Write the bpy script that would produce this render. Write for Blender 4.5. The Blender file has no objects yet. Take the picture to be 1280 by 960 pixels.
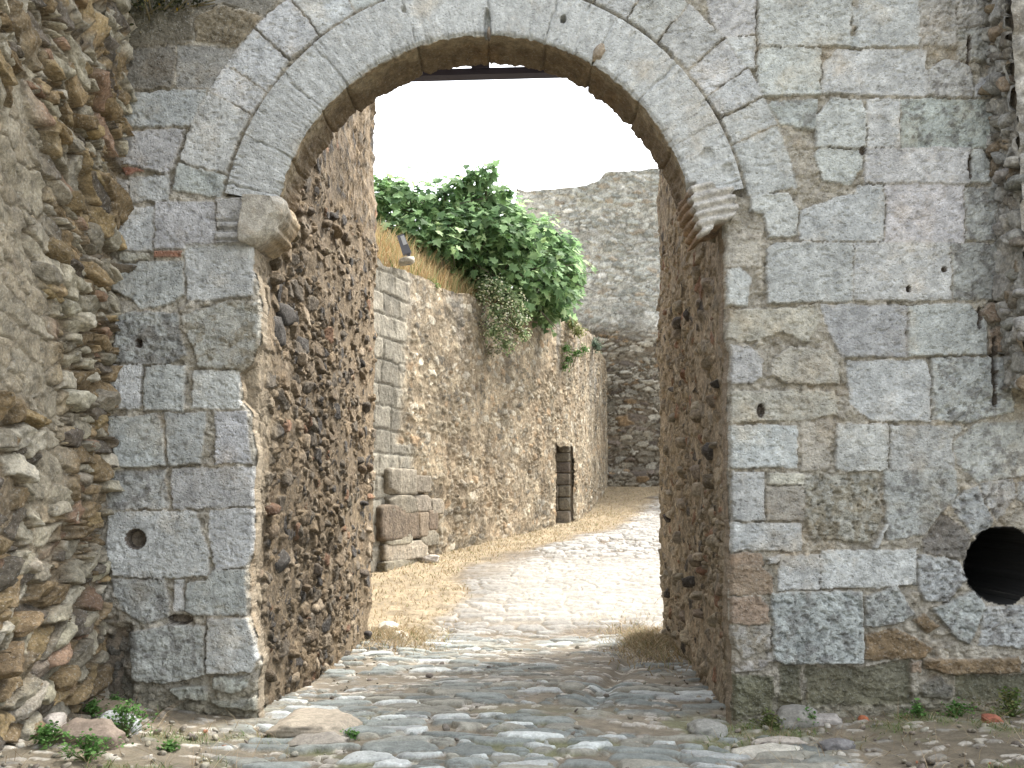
import bpy, bmesh, math, random
import numpy as np
from mathutils import Vector, noise as mnoise
R = math.radians
sc = bpy.context.scene
COL = bpy.context.scene.collection
rng = np.random.default_rng(7)
random.seed(7)

# ------------------------------------------------------------------ camera
F_PX = 1250.0; PITCH = math.atan(135 / F_PX); CAMZ = 1.6
cp, sp = math.cos(PITCH), math.sin(PITCH)
def ray(px, py):
    a = (np.asarray(px, float) - 640) / F_PX; b = (480 - np.asarray(py, float)) / F_PX
    return a, cp - sp * b, sp + cp * b
def P(px, py, Y):
    a, ry, rz = ray(px, py); t = Y / ry
    return a * t, np.zeros_like(t) + Y, CAMZ + rz * t
cam = bpy.data.objects.new('camera', bpy.data.cameras.new('camera')); COL.objects.link(cam)
cam.location = (0, 0, CAMZ); cam.rotation_euler = (math.pi / 2 + PITCH, 0, 0)
cam.data.sensor_width = 36; cam.data.lens = 36 * F_PX / 1280; cam.data.clip_end = 2000
sc.camera = cam

# ------------------------------------------------------------------ noise
def _h(i, j, s):
    i = np.asarray(i).astype(np.int64); j = np.asarray(j).astype(np.int64)
    n = (i * 374761393 + j * 668265263 + int(s) * 2246822519) & 0xFFFFFFFF
    n = ((n ^ (n >> 13)) * 1274126177) & 0xFFFFFFFF
    n = ((n ^ (n >> 16)) * 2654435761) & 0xFFFFFFFF
    return ((n ^ (n >> 15)) & 0xFFFFFF) / float(0xFFFFFF)
def vn(x, y, s=0):
    xi = np.floor(x); yi = np.floor(y); fx = x - xi; fy = y - yi
    fx = fx * fx * (3 - 2 * fx); fy = fy * fy * (3 - 2 * fy)
    a = _h(xi, yi, s); b = _h(xi + 1, yi, s); c = _h(xi, yi + 1, s); d = _h(xi + 1, yi + 1, s)
    return ((a * (1 - fx) + b * fx) * (1 - fy) + (c * (1 - fx) + d * fx) * fy) * 2 - 1
def fbm(x, y, s=0, o=4):
    r = 0; a = .5
    for k in range(o):
        r = r + a * vn(x * 2 ** k + 17.3 * k, y * 2 ** k - 9.1 * k, s + k * 13); a *= .55
    return r
def worley(u, v, s=0, jit=.8, stag=True):
    """staggered jittered cells; returns F1, F2-F1, id random (3 values)"""
    j0 = np.floor(v); f1 = np.full(u.shape, 9.); f2 = np.full(u.shape, 9.)
    ii = np.zeros(u.shape); jj = np.zeros(u.shape)
    for dj in (-1, 0, 1):
        j = j0 + dj; sh = _h(j, j * 0, s + 5) if stag else 0
        i0 = np.floor(u - sh)
        for di in (-1, 0, 1):
            i = i0 + di
            cx = i + .5 + sh + jit * (_h(i, j, s) - .5); cy = j + .5 + jit * (_h(i, j, s + 1) - .5)
            d = (np.abs(u - cx) ** 2.4 + np.abs(v - cy) ** 2.4) ** (1 / 2.4)
            m = d < f1; f2 = np.where(m, f1, np.minimum(f2, d)); f1 = np.where(m, d, f1)
            ii = np.where(m, i, ii); jj = np.where(m, j, jj)
    return f1, f2 - f1, _h(ii, jj, s + 21), _h(ii, jj, s + 22), _h(ii, jj, s + 23)
def sst(a, b, x):
    t = np.clip((x - a) / (b - a), 0, 1); return t * t * (3 - 2 * t)

# ------------------------------------------------------------------ mesh helpers
def mesh_from(co, polys, cols=None, mat=None, name='mesh', smooth=True, mats=None, midx=None):
    """polys: list of (n,k) int arrays"""
    me = bpy.data.meshes.new(name)
    me.vertices.add(len(co)); me.vertices.foreach_set('co', np.asarray(co, np.float32).ravel())
    li = np.concatenate([np.asarray(p).ravel() for p in polys if len(p)]).astype(np.int32)
    tot = np.concatenate([np.full(len(p), np.asarray(p).shape[1]) for p in polys if len(p)]).astype(np.int32)
    st = np.concatenate([[0], np.cumsum(tot)[:-1]]).astype(np.int32)
    me.loops.add(len(li)); me.loops.foreach_set('vertex_index', li)
    me.polygons.add(len(tot)); me.polygons.foreach_set('loop_start', st); me.polygons.foreach_set('loop_total', tot)
    me.polygons.foreach_set('use_smooth', np.full(len(tot), smooth))
    me.update(calc_edges=True)
    if cols is not None:
        at = me.color_attributes.new('Col', 'FLOAT_COLOR', 'POINT')
        c4 = np.ones((len(co), 4), np.float32); c4[:, :3] = np.clip(cols[:, :3], 0.01, .9)
        if cols.shape[1] > 3: c4[:, 3] = cols[:, 3]
        at.data.foreach_set('color', c4.ravel())
    for m in (mats or [mat]):
        if m: me.materials.append(m)
    if midx is not None: me.polygons.foreach_set('material_index', np.asarray(midx, np.int32))
    return me
def link(name, me, parent=None, label=None, cat=None, group=None, kind=None, loc=None):
    o = bpy.data.objects.new(name, me); COL.objects.link(o)
    if parent: o.parent = parent
    if loc is not None: o.location = loc
    if label: o['label'] = label
    if cat: o['category'] = cat
    if group: o['group'] = group
    if kind: o['kind'] = kind
    return o
def grid_faces(nr, nc, keep=None):
    a = np.arange(nr * nc).reshape(nr, nc)
    q = np.stack([a[:-1, :-1], a[:-1, 1:], a[1:, 1:], a[1:, :-1]], -1)
    return q[keep] if keep is not None else q.reshape(-1, 4)
def compact(co, q, cols):
    used = np.unique(q); mp = np.full(len(co), -1); mp[used] = np.arange(len(used))
    return co[used], mp[q], cols[used]
def box_geo(x0, x1, y0, y1, z0, z1):
    v = np.array([(x, y, z) for z in (z0, z1) for y in (y0, y1) for x in (x0, x1)], float)
    f = np.array([(0, 2, 3, 1), (4, 5, 7, 6), (0, 1, 5, 4), (2, 6, 7, 3), (0, 4, 6, 2), (1, 3, 7, 5)])
    return v, f
class Geo:
    def __init__(s): s.v = []; s.t = []; s.q = []; s.c = []; s.n = 0
    def add(s, v, f, c):
        f = np.asarray(f); c = np.asarray(c, float)
        if c.ndim == 1: c = np.tile(c, (len(v), 1))
        (s.t if f.shape[1] == 3 else s.q).append(f + s.n); s.v.append(v); s.c.append(c[:, :3]); s.n += len(v)
    def mesh(s, name, mat, smooth=True):
        pl = []
        if s.t: pl.append(np.concatenate(s.t))
        if s.q: pl.append(np.concatenate(s.q))
        return mesh_from(np.concatenate(s.v), pl, np.concatenate(s.c), mat, name, smooth)

# ------------------------------------------------------------------ materials
def mat_attr(name, bump=.6, bscale=60, pit=0., rough=.9, var=.35, vscale=25, spec=.25, speck=0., dist=.01, stain=0.):
    m = bpy.data.materials.new(name); m.use_nodes = True; nt = m.node_tree; N = nt.nodes; L = nt.links
    b = N['Principled BSDF']; b.inputs['Roughness'].default_value = rough; b.inputs['Specular IOR Level'].default_value = spec
    at = N.new('ShaderNodeAttribute'); at.attribute_name = 'Col'
    tc = N.new('ShaderNodeTexCoord')
    def ns(scale, det=5, ro=.6):
        n = N.new('ShaderNodeTexNoise'); n.inputs['Scale'].default_value = scale; n.inputs['Detail'].default_value = det
        n.inputs['Roughness'].default_value = ro; L.new(tc.outputs['Object'], n.inputs['Vector']); return n
    def mapr(src, a, bb, c, d):
        r = N.new('ShaderNodeMapRange'); r.inputs[1].default_value = a; r.inputs[2].default_value = bb
        r.inputs[3].default_value = c; r.inputs[4].default_value = d; L.new(src, r.inputs[0]); return r.outputs[0]
    n1 = ns(vscale, 6, .65); n2 = ns(bscale * 1.3, 3, .6)
    v1 = mapr(n1.outputs[0], .3, .7, 1 - var, 1 + var); v2 = mapr(n2.outputs[0], .3, .7, 1 - var * .6, 1 + var * .6)
    mu = N.new('ShaderNodeMath'); mu.operation = 'MULTIPLY'; L.new(v1, mu.inputs[0]); L.new(v2, mu.inputs[1])
    mx = N.new('ShaderNodeVectorMath'); mx.operation = 'SCALE'; L.new(at.outputs['Color'], mx.inputs[0]); L.new(mu.outputs[0], mx.inputs['Scale'])
    out = mx.outputs[0]
    if stain:
        n3 = ns(2.2, 5, .7); f = mapr(n3.outputs[0], .52, .7, 0, stain)
        mi = N.new('ShaderNodeMix'); mi.data_type = 'RGBA'; mi.blend_type = 'MULTIPLY'; mi.inputs['B'].default_value = (.95, .74, .5, 1)
        L.new(f, mi.inputs['Factor']); L.new(out, mi.inputs['A']); out = mi.outputs['Result']
    if speck:   # pale and dark lichen specks
        n4 = ns(48, 5, .75); f = mapr(n4.outputs[0], .55, .66, 0, speck)
        mi = N.new('ShaderNodeMix'); mi.data_type = 'RGBA'; mi.inputs['B'].default_value = (.62, .63, .6, 1)
        L.new(f, mi.inputs['Factor']); L.new(out, mi.inputs['A']); out = mi.outputs['Result']
        n5 = ns(37, 6, .8); f = mapr(n5.outputs[0], .57, .68, 0, speck)
        mi = N.new('ShaderNodeMix'); mi.data_type = 'RGBA'; mi.inputs['B'].default_value = (.10, .10, .09, 1)
        L.new(f, mi.inputs['Factor']); L.new(out, mi.inputs['A']); out = mi.outputs['Result']
    L.new(out, b.inputs['Base Color'])
    nb = ns(bscale, 6, .7); h = nb.outputs[0]
    if pit:
        vo = N.new('ShaderNodeTexVoronoi'); vo.inputs['Scale'].default_value = bscale * .9; L.new(tc.outputs['Object'], vo.inputs['Vector'])
        pm = mapr(vo.outputs['Distance'], .0, .35, -pit, 0)
        ad = N.new('ShaderNodeMath'); ad.operation = 'ADD'; L.new(h, ad.inputs[0]); L.new(pm, ad.inputs[1]); h = ad.outputs[0]
    bp = N.new('ShaderNodeBump'); bp.inputs['Strength'].default_value = bump; bp.inputs['Distance'].default_value = dist
    L.new(h, bp.inputs['Height']); L.new(bp.outputs[0], b.inputs['Normal'])
    return m
M_ASH = mat_attr('ashlar_stone', bump=1., bscale=48, pit=.5, var=.30, vscale=15, speck=.30, dist=.018, stain=.4)
M_RUB = mat_attr('rubble_stone', bump=1., bscale=38, pit=.2, var=.42, vscale=13, dist=.022, speck=.35)
M_PAS = mat_attr('passage_stone', bump=1., bscale=30, var=.45, vscale=12, dist=.03, stain=.25, speck=.15)
M_FAR = mat_attr('far_stone', bump=.9, bscale=16, var=.4, vscale=6, dist=.04, stain=.2)
M_SOF = mat_attr('soffit_stone', bump=.9, bscale=50, pit=.3, var=.4, vscale=14, dist=.012, stain=.6, speck=.25)
M_GND = mat_attr('ground_mix', bump=.8, bscale=55, var=.3, vscale=12, dist=.012, rough=.75, spec=.35)
M_LOOSE = mat_attr('loose_stone', bump=.7, bscale=60, var=.3, vscale=18, dist=.008)
def mat_leaf(name, tr=.48, rough=.65):
    m = bpy.data.materials.new(name); m.use_nodes = True; nt = m.node_tree; N = nt.nodes; L = nt.links
    b = N['Principled BSDF']; b.inputs['Roughness'].default_value = rough; b.inputs['Specular IOR Level'].default_value = .2
    at = N.new('ShaderNodeAttribute'); at.attribute_name = 'Col'; L.new(at.outputs['Color'], b.inputs['Base Color'])
    t = N.new('ShaderNodeBsdfTranslucent'); L.new(at.outputs['Color'], t.inputs['Color'])
    mx = N.new('ShaderNodeMixShader'); mx.inputs[0].default_value = tr
    L.new(b.outputs[0], mx.inputs[1]); L.new(t.outputs[0], mx.inputs[2]); L.new(mx.outputs[0], N['Material Output'].inputs['Surface'])
    return m
M_LEAF = mat_leaf('leaf'); M_STRAW = mat_leaf('straw', .25, .8)
def mat_plain(name, c, rough=.6, metal=0):
    m = bpy.data.materials.new(name); m.use_nodes = True; N = m.node_tree.nodes; L = m.node_tree.links; b = N['Principled BSDF']
    n = N.new('ShaderNodeTexNoise'); n.inputs['Scale'].default_value = 20; r = N.new('ShaderNodeValToRGB')
    r.color_ramp.elements[0].color = (*[k * .7 for k in c], 1); r.color_ramp.elements[1].color = (*[k * 1.3 for k in c], 1)
    L.new(n.outputs[0], r.inputs[0]); L.new(r.outputs[0], b.inputs['Base Color'])
    b.inputs['Roughness'].default_value = rough; b.inputs['Metallic'].default_value = metal; return m

# ------------------------------------------------------------------ stone templates (superellipsoids with chipped faces)
def make_templates(n, sub, pw, seed, cuts=6, amp=.10):
    out = []; rr = random.Random(seed)
    for k in range(n):
        bm = bmesh.new(); bmesh.ops.create_icosphere(bm, subdivisions=sub, radius=1)
        v = np.array([x.co[:] for x in bm.verts]); f = np.array([[q.index for q in p.verts] for p in bm.faces]); bm.free()
        r = (np.abs(v) ** pw).sum(1) ** (-1 / pw); v = v * r[:, None]
        for c in range(cuts):
            d = np.array([rr.uniform(-1, 1), rr.uniform(-1, 1), rr.uniform(-.1, .75)]); d /= np.linalg.norm(d)
            lim = rr.uniform(.84, 1.12); s = v @ d; ex = np.clip(s - lim, 0, None); v = v - ex[:, None] * d * .97
        off = Vector((k * 7.3, seed * 3.1, 0))
        nz = np.array([mnoise.fractal(Vector(p) * 1.6 + off, .8, 2.1, 4) for p in v])
        v = v * (1 + amp * nz)[:, None]
        if sub > 2: v = v * (1 + .05 * np.array([mnoise.fractal(Vector(p) * 6 + off, .6, 2.1, 3) for p in v]))[:, None]
        out.append((v * .5, f))
    return out
T3 = make_templates(14, 4, 6, 1, 11, .09)
T2 = make_templates(14, 3, 6, 2, 10, .08)
def box_templates(n, seed):
    out = []; rr = random.Random(seed)
    for k in range(n):
        bm = bmesh.new(); bmesh.ops.create_cube(bm, size=1); bmesh.ops.subdivide_edges(bm, edges=bm.edges[:], cuts=9, use_grid_fill=True); bmesh.ops.triangulate(bm, faces=bm.faces[:])
        v = np.array([x.co[:] for x in bm.verts]); f = np.array([[q.index for q in p.verts] for p in bm.faces]); bm.free()
        v = v * 2; r = (np.abs(v) ** 14).sum(1) ** (-1 / 14); v = v * r[:, None] * .5
        for c in range(4):
            d = np.array([rr.choice((-1, 1)), rr.choice((-1, 1)), rr.uniform(-.2, 1)]); d = d / np.linalg.norm(d); ex = np.clip(v @ d - rr.uniform(.60, .74), 0, None); v = v - ex[:, None] * d
        off = Vector((k * 5.1, seed, 0)); nz = np.array([mnoise.fractal(Vector(p) * 3 + off, .7, 2.1, 4) for p in v]); out.append((v * (1 + .05 * nz)[:, None], f))
    return out
TB = box_templates(8, 4)
T1 = make_templates(10, 2, 4.5, 3, 6, .13)

def worley2(u, v, s, jit=.85):
    j0 = np.floor(v); f1 = np.full(u.shape, 9.); f2 = np.full(u.shape, 9.); ii = np.zeros(u.shape); jj = ii.copy(); du = ii.copy(); dv = ii.copy()
    for dj in (-1, 0, 1):
        j = j0 + dj; sh = _h(j, j * 0, s + 5); i0 = np.floor(u - sh)
        for di in (-1, 0, 1):
            i = i0 + di; ax = u - (i + .5 + sh + jit * (_h(i, j, s) - .5)); ay = v - (j + .5 + jit * (_h(i, j, s + 1) - .5))
            wgt = .8 + .45 * _h(i, j, s + 2); d = ((np.abs(ax) ** 3 + np.abs(ay) ** 3) ** (1 / 3)) / wgt
            m = d < f1; f2 = np.where(m, f1, np.minimum(f2, d)); f1 = np.where(m, d, f1)
            ii = np.where(m, i, ii); jj = np.where(m, j, jj); du = np.where(m, ax, du); dv = np.where(m, ay, dv)
    return f2 - f1, du, dv, [_h(ii, jj, s + 21 + k) for k in range(6)]
def pal_lookup(pal, a):
    w = np.cumsum([p[0] for p in pal]); w = w / w[-1]; c = np.array([p[1] for p in pal], float)
    return c[np.clip(np.searchsorted(w, a), 0, len(pal) - 1)]
def rubble_field(u, v, cw, ch, dep, pal, mort, seed, bigp=.5, mfill=.3, shear=None):
    u0, v0 = u, v
    if shear is not None: v = v + shear(u, v)
    wu = u + .25 * cw * fbm(u / cw * .9, v / ch * .9, seed, 3) + .08 * cw * vn(u / cw * 5, v / ch * 4, seed + 1); wv = v + .3 * ch * fbm(u / cw * .8 + 9, v / ch * .8, seed + 3, 3) + .5 * ch * vn(u * .8, v * .8, seed + 4) + .08 * ch * vn(u / cw * 4, v / ch * 5, seed + 6)
    e, du, dv, q = worley2(wu / cw, wv / ch, seed + 10); e2, du2, dv2, q2 = worley2(wu / cw * 2.1, wv / ch * 1.8, seed + 40)
    E = np.where(q[0] < bigp, e, np.minimum(e * 1.2, e2)); sel = q[0] < bigp; A = [np.where(sel, x, y) for x, y in zip(q, q2)]; DU = np.where(sel, du, du2 * .5); DV = np.where(sel, dv, dv2 * .5)
    miss = A[1] < mfill * .5
    pr = sst(.0, .16, E - .05 * mfill)
    h = pr * dep * (.30 + .55 * A[2] + .55 * (A[3] - .5) * DU * 2 + .6 * (A[4] - .5) * DV * 2)
    h = np.where(miss, h * .25, h) + dep * .16 * fbm(u / cw * 2.5, v / ch * 2.5, seed + 70, 4) + .006 * fbm(u * 40, v * 40, seed + 71, 3)
    smear = sst(.02, .3, fbm(u * 1.1, v * 1.1, seed + 80, 3) + (mfill - .3)); lev = dep * .42 * smear; h = np.where(h < lev, lev * .8 + h * .2, h)
    sm = (pr * (~miss) * (h >= lev * .98))[..., None] * sst(.02, .12, E)[..., None]
    c = pal_lookup(pal, A[5]) * (.72 + .56 * A[1][..., None]); band = 1 + .25 * fbm(u * 6 + A[0] * 40, v * 30 + A[2] * 60, seed + 90, 3)[..., None]
    mc = np.array(mort) * (1 + .45 * fbm(u * 3, v * 3, seed + 91, 4) + .3 * vn(u * 45, v * 45, seed + 92))[..., None]
    return h, mc * (1 - sm) + c * band * sm
def field_wall(g, O, U, V, N, us, vs, cw, ch, dep, pal, mort, seed, bigp=.5, mfill=.3, bulge=.04, extra=None, shear=None):
    O, U, V, N = [np.asarray(k, float) for k in (O, U, V, N)]; uu, vv = np.meshgrid(us, vs)
    h, c = rubble_field(uu, vv, cw, ch, dep, pal, mort, seed, bigp, mfill, shear); h = h + bulge * 2 * fbm(uu * .8 + seed, vv * .8, seed + 95, 3)
    if extra: h, c = extra(uu, vv, h, c)
    co = O + uu[..., None] * U + vv[..., None] * V + h[..., None] * N; q = grid_faces(len(vs), len(us))
    if np.dot(np.cross(U, V), N) < 0: q = q[:, ::-1]
    g.add(co.reshape(-1, 3), q, c.reshape(-1, 3))

def pick_col(pal, n, r, var=.18):
    w = np.array([p[0] for p in pal], float); w /= w.sum(); c = np.array([p[1] for p in pal], float)
    i = r.choice(len(pal), n, p=w); k = c[i] * (1 + r.normal(0, var, n))[:, None] * (1 + r.normal(0, .012, (n, 3)))
    return np.clip(k, .02, .8)
def place_stones(g, T, pos, size, ang, A, cols, tilt=.12, r=rng):
    """pos (n,3) world; size (n,3) in wall frame (u,v,normal); A 3x3 rows = U,V,N"""
    n = len(pos); ti = r.integers(0, len(T), n)
    for k in range(len(T)):
        m = np.where(ti == k)[0]
        if not len(m): continue
        v, f = T[k]; nv = len(v)
        fl = r.choice([-1., 1.], (len(m), 1)); vv = v[None] * size[m][:, None, :]; vv = np.concatenate([vv[..., :1] * fl[:, None], vv[..., 1:2], vv[..., 2:]], -1)
        c, s = np.cos(ang[m])[:, None], np.sin(ang[m])[:, None]
        u2 = vv[..., 0] * c - vv[..., 1] * s; v2 = vv[..., 0] * s + vv[..., 1] * c; w2 = vv[..., 2]
        tx = r.normal(0, tilt, (len(m), 1)); ty = r.normal(0, tilt, (len(m), 1))
        w2 = w2 + tx * u2 + ty * v2
        W = u2[..., None] * A[0] + v2[..., None] * A[1] + w2[..., None] * A[2] + pos[m][:, None, :]
        F = (f[None] + (np.arange(len(m)) * nv)[:, None, None])
        fl0 = fl[:, 0] < 0; F[fl0] = F[fl0][..., ::-1]
        C = np.repeat(cols[m], nv, 0)
        g.add(W.reshape(-1, 3), F.reshape(-1, 3), C)
def stone_wall(g, O, U, V, N, ul, vl, rh, rw, dep, pal, mort, T, seed, res=.04, slope=.0, keep=None, rotj=.12, jn=.3, bulge=.03, gap=.94, sink=.3, mh=.0):
    r = np.random.default_rng(seed); O, U, V, N = [np.asarray(k, float) for k in (O, U, V, N)]; A = np.array([U, V, N])
    # mortar backing
    nu, nv_ = int(ul / res) + 2, int(vl / res) + 2
    uu, vv = np.meshgrid(np.linspace(0, ul, nu), np.linspace(0, vl, nv_))
    def bul(u, v): return bulge * fbm(u * .9 + seed, v * .9, seed, 3) * 2
    h = bul(uu, vv) + mh + .022 * fbm(uu * 7, vv * 7, seed + 2, 4)
    co = O + uu[..., None] * U + vv[..., None] * V + h[..., None] * N
    mc = np.array(mort) * (1 + .5 * fbm(uu * 3, vv * 3, seed + 3, 3))[..., None]
    q = grid_faces(nv_, nu)
    if np.dot(np.cross(U, V), N) < 0: q = q[:, ::-1]
    if keep is not None:
        cu = (uu[:-1, :-1] + uu[1:, 1:]).ravel() / 2; cv = (vv[:-1, :-1] + vv[1:, 1:]).ravel() / 2; q = q[keep(cu, cv)]
    g.add(co.reshape(-1, 3), q, mc.reshape(-1, 3))
    us, vs, ws, hs = [], [], [], []
    v = -.02
    while v < vl + .05:
        hgt = r.uniform(*rh); u = -r.uniform(0, rw[1])
        while u < ul + .05:
            w = r.uniform(*rw) * (1.35 if r.random() < .15 else 1)
            hh = hgt * r.uniform(.75, 1.18)
            if r.random() < .16 and w > rw[0] * 1.2:      # two thin stones stacked
                for k in (-.25, .25): us.append(u + w / 2); vs.append(v + hgt / 2 + k * hgt); ws.append(w); hs.append(hgt * .5)
            else: us.append(u + w / 2); vs.append(v + hgt / 2 + r.normal(0, .08) * hgt); ws.append(w); hs.append(hh)
            u += w
        v += hgt
    us, vs, ws, hs = map(np.array, (us, vs, ws, hs))
    wy = .5 * rh[1] * fbm(us * 1.1, vs * .6, seed + 9, 2) * 3; sl = slope * (us - ul / 2)
    vs2 = vs + wy + sl
    m = (us > .3 * rw[0]) & (us < ul - .2 * rw[0]) & (vs2 > -.1) & (vs2 < vl + .05)
    if keep is not None: m &= keep(us, vs2)
    us, vs2, ws, hs = us[m], vs2[m], ws[m], hs[m]; n = len(us)
    hb = bul(us, vs2) - dep * sink + np.clip(r.normal(0, dep * jn * .4, n), -dep * .5, dep * .35)
    pos = O + us[:, None] * U + vs2[:, None] * V + hb[:, None] * N
    size = np.stack([ws * gap, hs * gap, dep * r.uniform(.8, 1.5, n)], 1)
    place_stones(g, T, pos, size, r.normal(0, rotj, n) + math.atan(slope), A, pick_col(pal, n, r), .1, r)

# ------------------------------------------------------------------ the gate wall face: traced ashlar blocks
YF = 7.35
RA = (0, 0); RB = (800, 0); RC = (0, 320); RD = (800, 320); RE = (0, 600); RF = (800, 600)
POL = []   # (photo pixel polygon, kind)
def pb(o, pts, k='g', off=None):
    if len(pts) == 4 and not isinstance(pts[0], tuple):
        x0, y0, x1, y1 = pts; pts = [(x0, y0), (x1, y0), (x1, y1), (x0, y1)]
    POL.append((np.array([(o[0] + x * .375, o[1] + y * .375) for x, y in pts]), k, off))
for p in [((395, -10), (705, -10), (700, 150), (395, 155)), ((735, -10), (930, -10), (935, 150), (720, 158)),
          ((608, 215), (660, 165), (955, 165), (955, 318), (608, 310)), (395, 160, 600, 315)]: pb(RB, p)
pb(RB, ((708, 20), (730, 30), (728, 85), (712, 80))); pb(RB, ((700, 120), (735, 125), (735, 155), (700, 155)))
pb(RB, (935, -10, 1055, 150), 'r2'); pb(RB, (1062, -10, 1192, 90), 'r2'); pb(RB, (1062, 98, 1192, 200), 'r2')
pb(RB, ((960, 235), (1010, 200), (1090, 215), (1112, 250), (1110, 320), (960, 320)), 'r1')
pb(RB, ((1115, 290), (1140, 255), (1175, 255), (1190, 290), (1185, 320), (1118, 320)), 'g')
pb(RB, ((350, 225), (282, 130), (385, 122), (385, 228)))
pb(RB, ((232, 60), (225, -10), (385, -10), (385, 115), (280, 125)))
pb(RB, ((440, 335), (590, 330), (590, 430), (520, 425), (470, 415), (430, 350)), 'r1')
pb(RB, ((592, 380), (640, 330), (740, 335), (755, 380), (750, 490), (592, 490))); pb(RB, (760, 330, 865, 487)); pb(RB, (872, 328, 1190, 490), 'r1')
pb(RB, ((585, 520), (600, 497), (740, 497), (740, 560), (700, 612), (610, 600)))
pb(RB, (750, 493, 1100, 610)); pb(RB, ((1105, 500), (1140, 495), (1170, 540), (1168, 600), (1105, 605))); pb(RB, ((1175, 560), (1205, 550), (1205, 630), (1175, 625)))
pb(RB, ((370, 645), (490, 645), (525, 700), (525, 785), (430, 790), (415, 715), (372, 700)))
pb(RB, ((535, 700), (620, 670), (720, 640), (722, 618), (812, 618), (812, 802), (535, 802)))
pb(RB, (820, 615, 1080, 805)); pb(RB, (1088, 625, 1210, 798), 'r1')
pb(RB, ((285, 790), (400, 785), (405, 885), (290, 890)), 't2')
pb(RD, ((290, 45), (330, 40), (370, 75), (360, 160), (290, 160)))
pb(RD, ((425, -20), (460, -43), (708, -43), (708, 155), (425, 155))); pb(RD, (715, -43, 1035, 145)); pb(RD, (1043, -43, 1215, 145), 'r1')
pb(RD, ((295, 180), (590, 165), (600, 215), (560, 290), (470, 255), (380, 285), (295, 270)), 't2')
pb(RD, ((600, 165), (888, 165), (890, 335), (680, 335), (630, 260))); pb(RD, ((895, 165), (1095, 160), (1155, 215), (1158, 325), (895, 332)))
pb(RD, ((1135, 190), (1160, 160), (1225, 155), (1238, 210), (1170, 220)), 't', .03); pb(RD, ((1165, 250), (1200, 235), (1235, 270), (1235, 318), (1168, 318)), 't', .01)
pb(RD, ((303, 300), (370, 302), (410, 350), (405, 400), (370, 425), (305, 422))); pb(RD, ((440, 350), (500, 305), (640, 312), (665, 345), (665, 425), (500, 425), (440, 395)), 't2')
pb(RD, ((695, 352), (955, 350), (970, 400), (970, 550), (780, 550), (700, 490))); pb(RD, ((978, 340), (1235, 335), (1242, 520), (1100, 555), (978, 545)), 'p')
pb(RD, ((305, 452), (500, 450), (650, 450), (660, 530), (560, 542), (300, 555)), 't2')
pb(RD, (303, 565, 522, 703)); pb(RD, (540, 550, 635, 713), 't2'); pb(RD, (655, 562, 826, 715)); pb(RD, (836, 567, 1043, 710)); pb(RD, ((1050, 560), (1078, 572), (1050, 600)))
pb(RD, ((1050, 620), (1120, 562), (1300, 550), (1300, 730), (1130, 750), (1055, 690)), 'r1')
pb(RD, (308, 720, 413, 880)); pb(RD, (430, 725, 548, 760), 't2'); pb(RD, (422, 768, 548, 880), 't2')
pb(RD, ((555, 732), (790, 727), (805, 860), (800, 880), (770, 952), (575, 945), (550, 850)), 'l')
pb(RD, ((812, 715), (1050, 712), (1062, 790), (950, 930), (822, 943)), 'r1')
pb(RD, ((1028, 825), (1130, 762), (1180, 900), (1110, 930)), 'p'); pb(RD, ((1140, 757), (1240, 742), (1255, 800), (1192, 890), (1145, 790)), 'p')
pb(RD, ((1262, 752), (1330, 740), (1330, 840), (1262, 815)), 'p')
pb(RF, (302, 145, 538, 235)); pb(RF, ((780, 225), (812, 150), (822, 155), (792, 230)), 'g', .02)
pb(RF, ((945, 200), (1010, 108), (1108, 185), (1090, 262), (950, 245)), 'd')
pb(RF, ((302, 245), (400, 248), (415, 283), (302, 283)), 't', -.01); pb(RF, ((302, 290), (400, 287), (445, 330), (445, 382), (302, 382)), 't', .0)
pb(RF, ((302, 390), (400, 388), (432, 420), (425, 480), (302, 480)), 't', .01); pb(RF, ((302, 490), (432, 487), (432, 560), (345, 592), (308, 545)), 'l2', .01)
pb(RF, (425, 578, 475, 605), 'l2'); pb(RF, ((318, 603), (440, 600), (400, 635), (318, 640)), 'l2'); pb(RF, ((305, 648), (445, 655), (440, 770), (312, 800)), 'm')
pb(RF, ((465, 253), (600, 250), (600, 365), (462, 365))); pb(RF, ((606, 237), (922, 232), (922, 350), (606, 362)))
pb(RF, ((425, 262), (465, 255), (455, 272), (428, 278)), 'g', .03)
pb(RF, ((930, 250), (1060, 265), (1100, 330), (1030, 405), (960, 402), (932, 370)), 'p')
pb(RF, ((440, 377), (735, 373), (740, 610), (480, 615), (442, 590)), 'p', .035); pb(RF, ((752, 392), (850, 350), (915, 440), (860, 482), (752, 490)), 'p', .02)
pb(RF, ((975, 432), (1128, 368), (1152, 430), (1100, 548), (1050, 520)), 'p', .01); pb(RF, ((1155, 425), (1310, 415), (1310, 560), (1130, 552)), 'p')
pb(RF, ((750, 515), (850, 495), (975, 560), (940, 597), (750, 597)), 'b', .0); pb(RF, ((915, 470), (950, 447), (997, 490), (960, 512)), 'b', .01)
pb(RF, ((885, 612), (938, 607), (932, 640), (905, 640)), 't', .01); pb(RF, ((945, 602), (1258, 592), (1268, 640), (1050, 647), (950, 630)), 'b', .02)
pb(RF, (468, 622, 538, 770), 'm', -.02); pb(RF, ((555, 622), (740, 625), (900, 600), (905, 745), (560, 755)), 'm', -.035)
pb(RF, ((935, 690), (1000, 655), (1045, 690), (1040, 730), (940, 725)), 'd', -.01); pb(RF, (1060, 655, 1330, 740), 'm', -.05)
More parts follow.
